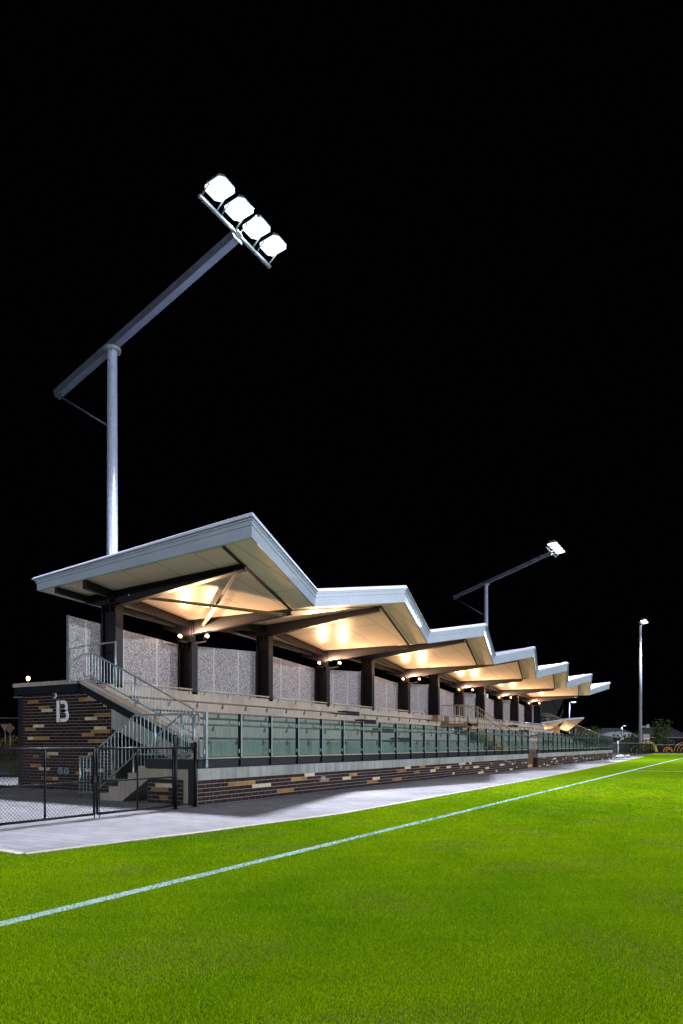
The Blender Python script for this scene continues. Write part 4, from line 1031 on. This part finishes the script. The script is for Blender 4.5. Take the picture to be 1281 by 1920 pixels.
# play hoops
def hoops(label, x, y, radii, c, seed):
    m = mat('hoop_paint_%d' % seed, c, .5)
    o = thing('play_hoops', label, 'play equipment', (x,y,0), 'painted hoop climbers')
    r = random.Random(seed)
    for i, rad in enumerate(radii):
        mb = MB(); pts = []
        ox = r.uniform(-.1,.1); K = 16
        for k in range(K+1):
            t = math.pi*k/K; a = rad*math.cos(t)+ox; pts.append((x+a*cs-i*.25*sn, y+a*sn+i*.25*cs, rad*1.0*math.sin(t)+.15))
        mb.path(pts, .06, n=6); mb.build('hoop', m, o)
    mb = MB(); mb.bar((x-radii[-1]*cs,y-radii[-1]*sn,.10),(x+radii[-1]*cs,y+radii[-1]*sn,.10),.5,.16); mb.build('base', M['dark_void'], o)
hoops('yellow painted hoops nested in arcs, right of the straight mast', -11.2,103.5+4,(.55,.85,1.15,1.45),(.85,.75,.03),1)
hoops('orange painted hoops, between the yellow ones and the photo edge', -8.9,108.5,(.4,.65),(.8,.27,.03),2)
hoops('orange and taller painted hoops at the right edge of the photo', -6.8,109.5,(.6,1.0,1.3),(.50,.20,.03),3)
hoops('single yellow hoop half hidden left of the straight mast', -12.7,106.6,(.9,),(.55,.48,.03),4)

# ------------------------------------------------------------- left background
def sign_post(x, y, h):
    mb = MB(); mb.tube((x,y,0),(x,y,h),.035,n=8); return mb
M['sign_face'] = mat('sign_face', (.30,.27,.29), .5); M['signred'] = mat('sign_red', (.22,.05,.07), .5); M['signback'] = mat('sign_back_grey', (.20,.13,.07), .6)
def fc(x, y, a, b, z): return (x+a*cs-b*sn, y+a*sn+b*cs, z)
o = thing('give_way_sign', 'red-bordered white give way triangle on a thin post', 'road sign', (-46.2,31.0,0))
sign_post(-46.2,31.0,2.75).build('post', M['galv_post'], o)
mb = MB(); tri = [(-.36,2.72),(.36,2.72),(0,2.1)]
mb.hexa([fc(-46.2,31.0,a,b,z) for b in (-.07,-.05) for a,z in tri+[tri[2]]]); bd = mb.build('border', M['signred'], o)
mb = MB(); tri = [(-.24,2.655),(.24,2.655),(0,2.24)]; mb.hexa([fc(-46.2,31.0,a,b,z) for b in (-.078,-.071) for a,z in tri+[tri[2]]]); mb.build('face', M['sign_face'], bd)
def text_obj(body, size, loc, rot, m, parent):
    cu = bpy.data.curves.new('lettering', 'FONT'); cu.body = body; cu.size = size; cu.align_x = 'CENTER'; cu.align_y = 'CENTER'; cu.extrude = .001
    t = bpy.data.objects.new('lettering', cu); col.objects.link(t); t.rotation_euler = rot; t.location = loc
    dg = bpy.context.evaluated_depsgraph_get(); me = bpy.data.meshes.new_from_object(t.evaluated_get(dg)); bpy.data.objects.remove(t)
    me.materials.append(m); ob = bpy.data.objects.new('lettering', me); col.objects.link(ob); ob.parent = parent
    ob.rotation_euler = rot; ob.location = Vector(loc)-Vector(ORG.get(parent.name,(0,0,0)))
    return ob
text_obj('GIVE\nWAY', .13, Vector(fc(-46.2,31.0,0,-.082,2.52)), (R(90),0,YAW), M['hand'], bd)
o = thing('road_sign', 'brownish diamond sign seen from behind beside the give way sign', 'road sign', (-49.6,33.7,0))
sign_post(-49.6,33.7,2.8).build('post', M['galv_post'], o)
mb = MB(); dm = [(-.42,2.5),(0,2.92),(.42,2.5),(0,2.08)]; mb.hexa([fc(-49.6,33.7,a,b,z) for b in (-.07,-.045) for a,z in dm]); mb.build('plate', M['signback'], o)
o = thing('bollard', 'slim pale bollard on the footpath left of the brick end wall', 'bollard', (-28.9,20.2,0))
mb = MB(); mb.tube((-28.93,20.22,0),(-28.93,20.22,1.02),.075,n=12); mb.tube((-28.93,20.22,1.02),(-28.93,20.22,1.06),.075,.03,n=12); mb.build('post', M['galv'], o)
mb = MB(); mb.tube((-28.93,20.22,.86),(-28.93,20.22,.94),.079,n=12); mb.build('band', M['white'], o)
def tuft(x, y, h, n, seed, label):
    r = random.Random(seed); mb = MB()
    for i in range(n):
        t = r.uniform(0,6.28); e = r.uniform(.15,.5)*h; bx, by = x+r.gauss(0,.09), y+r.gauss(0,.09); hh = h*r.uniform(.6,1)
        d = Vector((math.cos(t),math.sin(t),0)); sd = Vector((-d.y,d.x,0))*.012
        p0 = Vector((bx,by,0)); p1 = p0+d*e*.4+Vector((0,0,hh*.7)); p2 = p0+d*e+Vector((0,0,hh))
        mb.add([p0-sd,p0+sd,p1+sd,p1-sd,p2],[(0,1,2,3),(3,2,4)])
    tag(mb.build('grass_tuft', M['leaf'], loc=(x,y,0)), label, 'plant', 'strappy plants in the garden bed')
tuft(-24.6,16.95,.62,120,1,'strappy dark green tuft in the garden bed, beside the brick wall corner')
tuft(-25.3,16.3,.40,90,2,'smaller strappy tuft at the left edge of the garden bed')
mb = MB(); mb.add([(-26.5,15.0,.006),(-23.6,16.6,.006),(-23.2,17.8,.006),(-27,16.4,.006)], [(0,1,2,3)]); struct(mb.build('garden_bed', M['soil']))
mb = MB(); mb.bar((-26.6,14.9,.05),(-23.5,16.5,.05),.08,.12); tag(mb.build('garden_edging', M['fence_black'], loc=(-26.6,14.9,0)), 'low black edging along the garden bed', 'edging')
for i, (x, y, h, rd, lb) in enumerate(((-51,38,1.5,3.6,'brownish clipped hedge across the road, the nearer clump'),(-58,42,1.9,4.0,'dark brown-green hedge clump across the road, farther back'))):
    tree('hedge', lb, 'hedge', x, y, h, rd, 1500, .3, 20+i, m='leaf_dry', trunk=False)
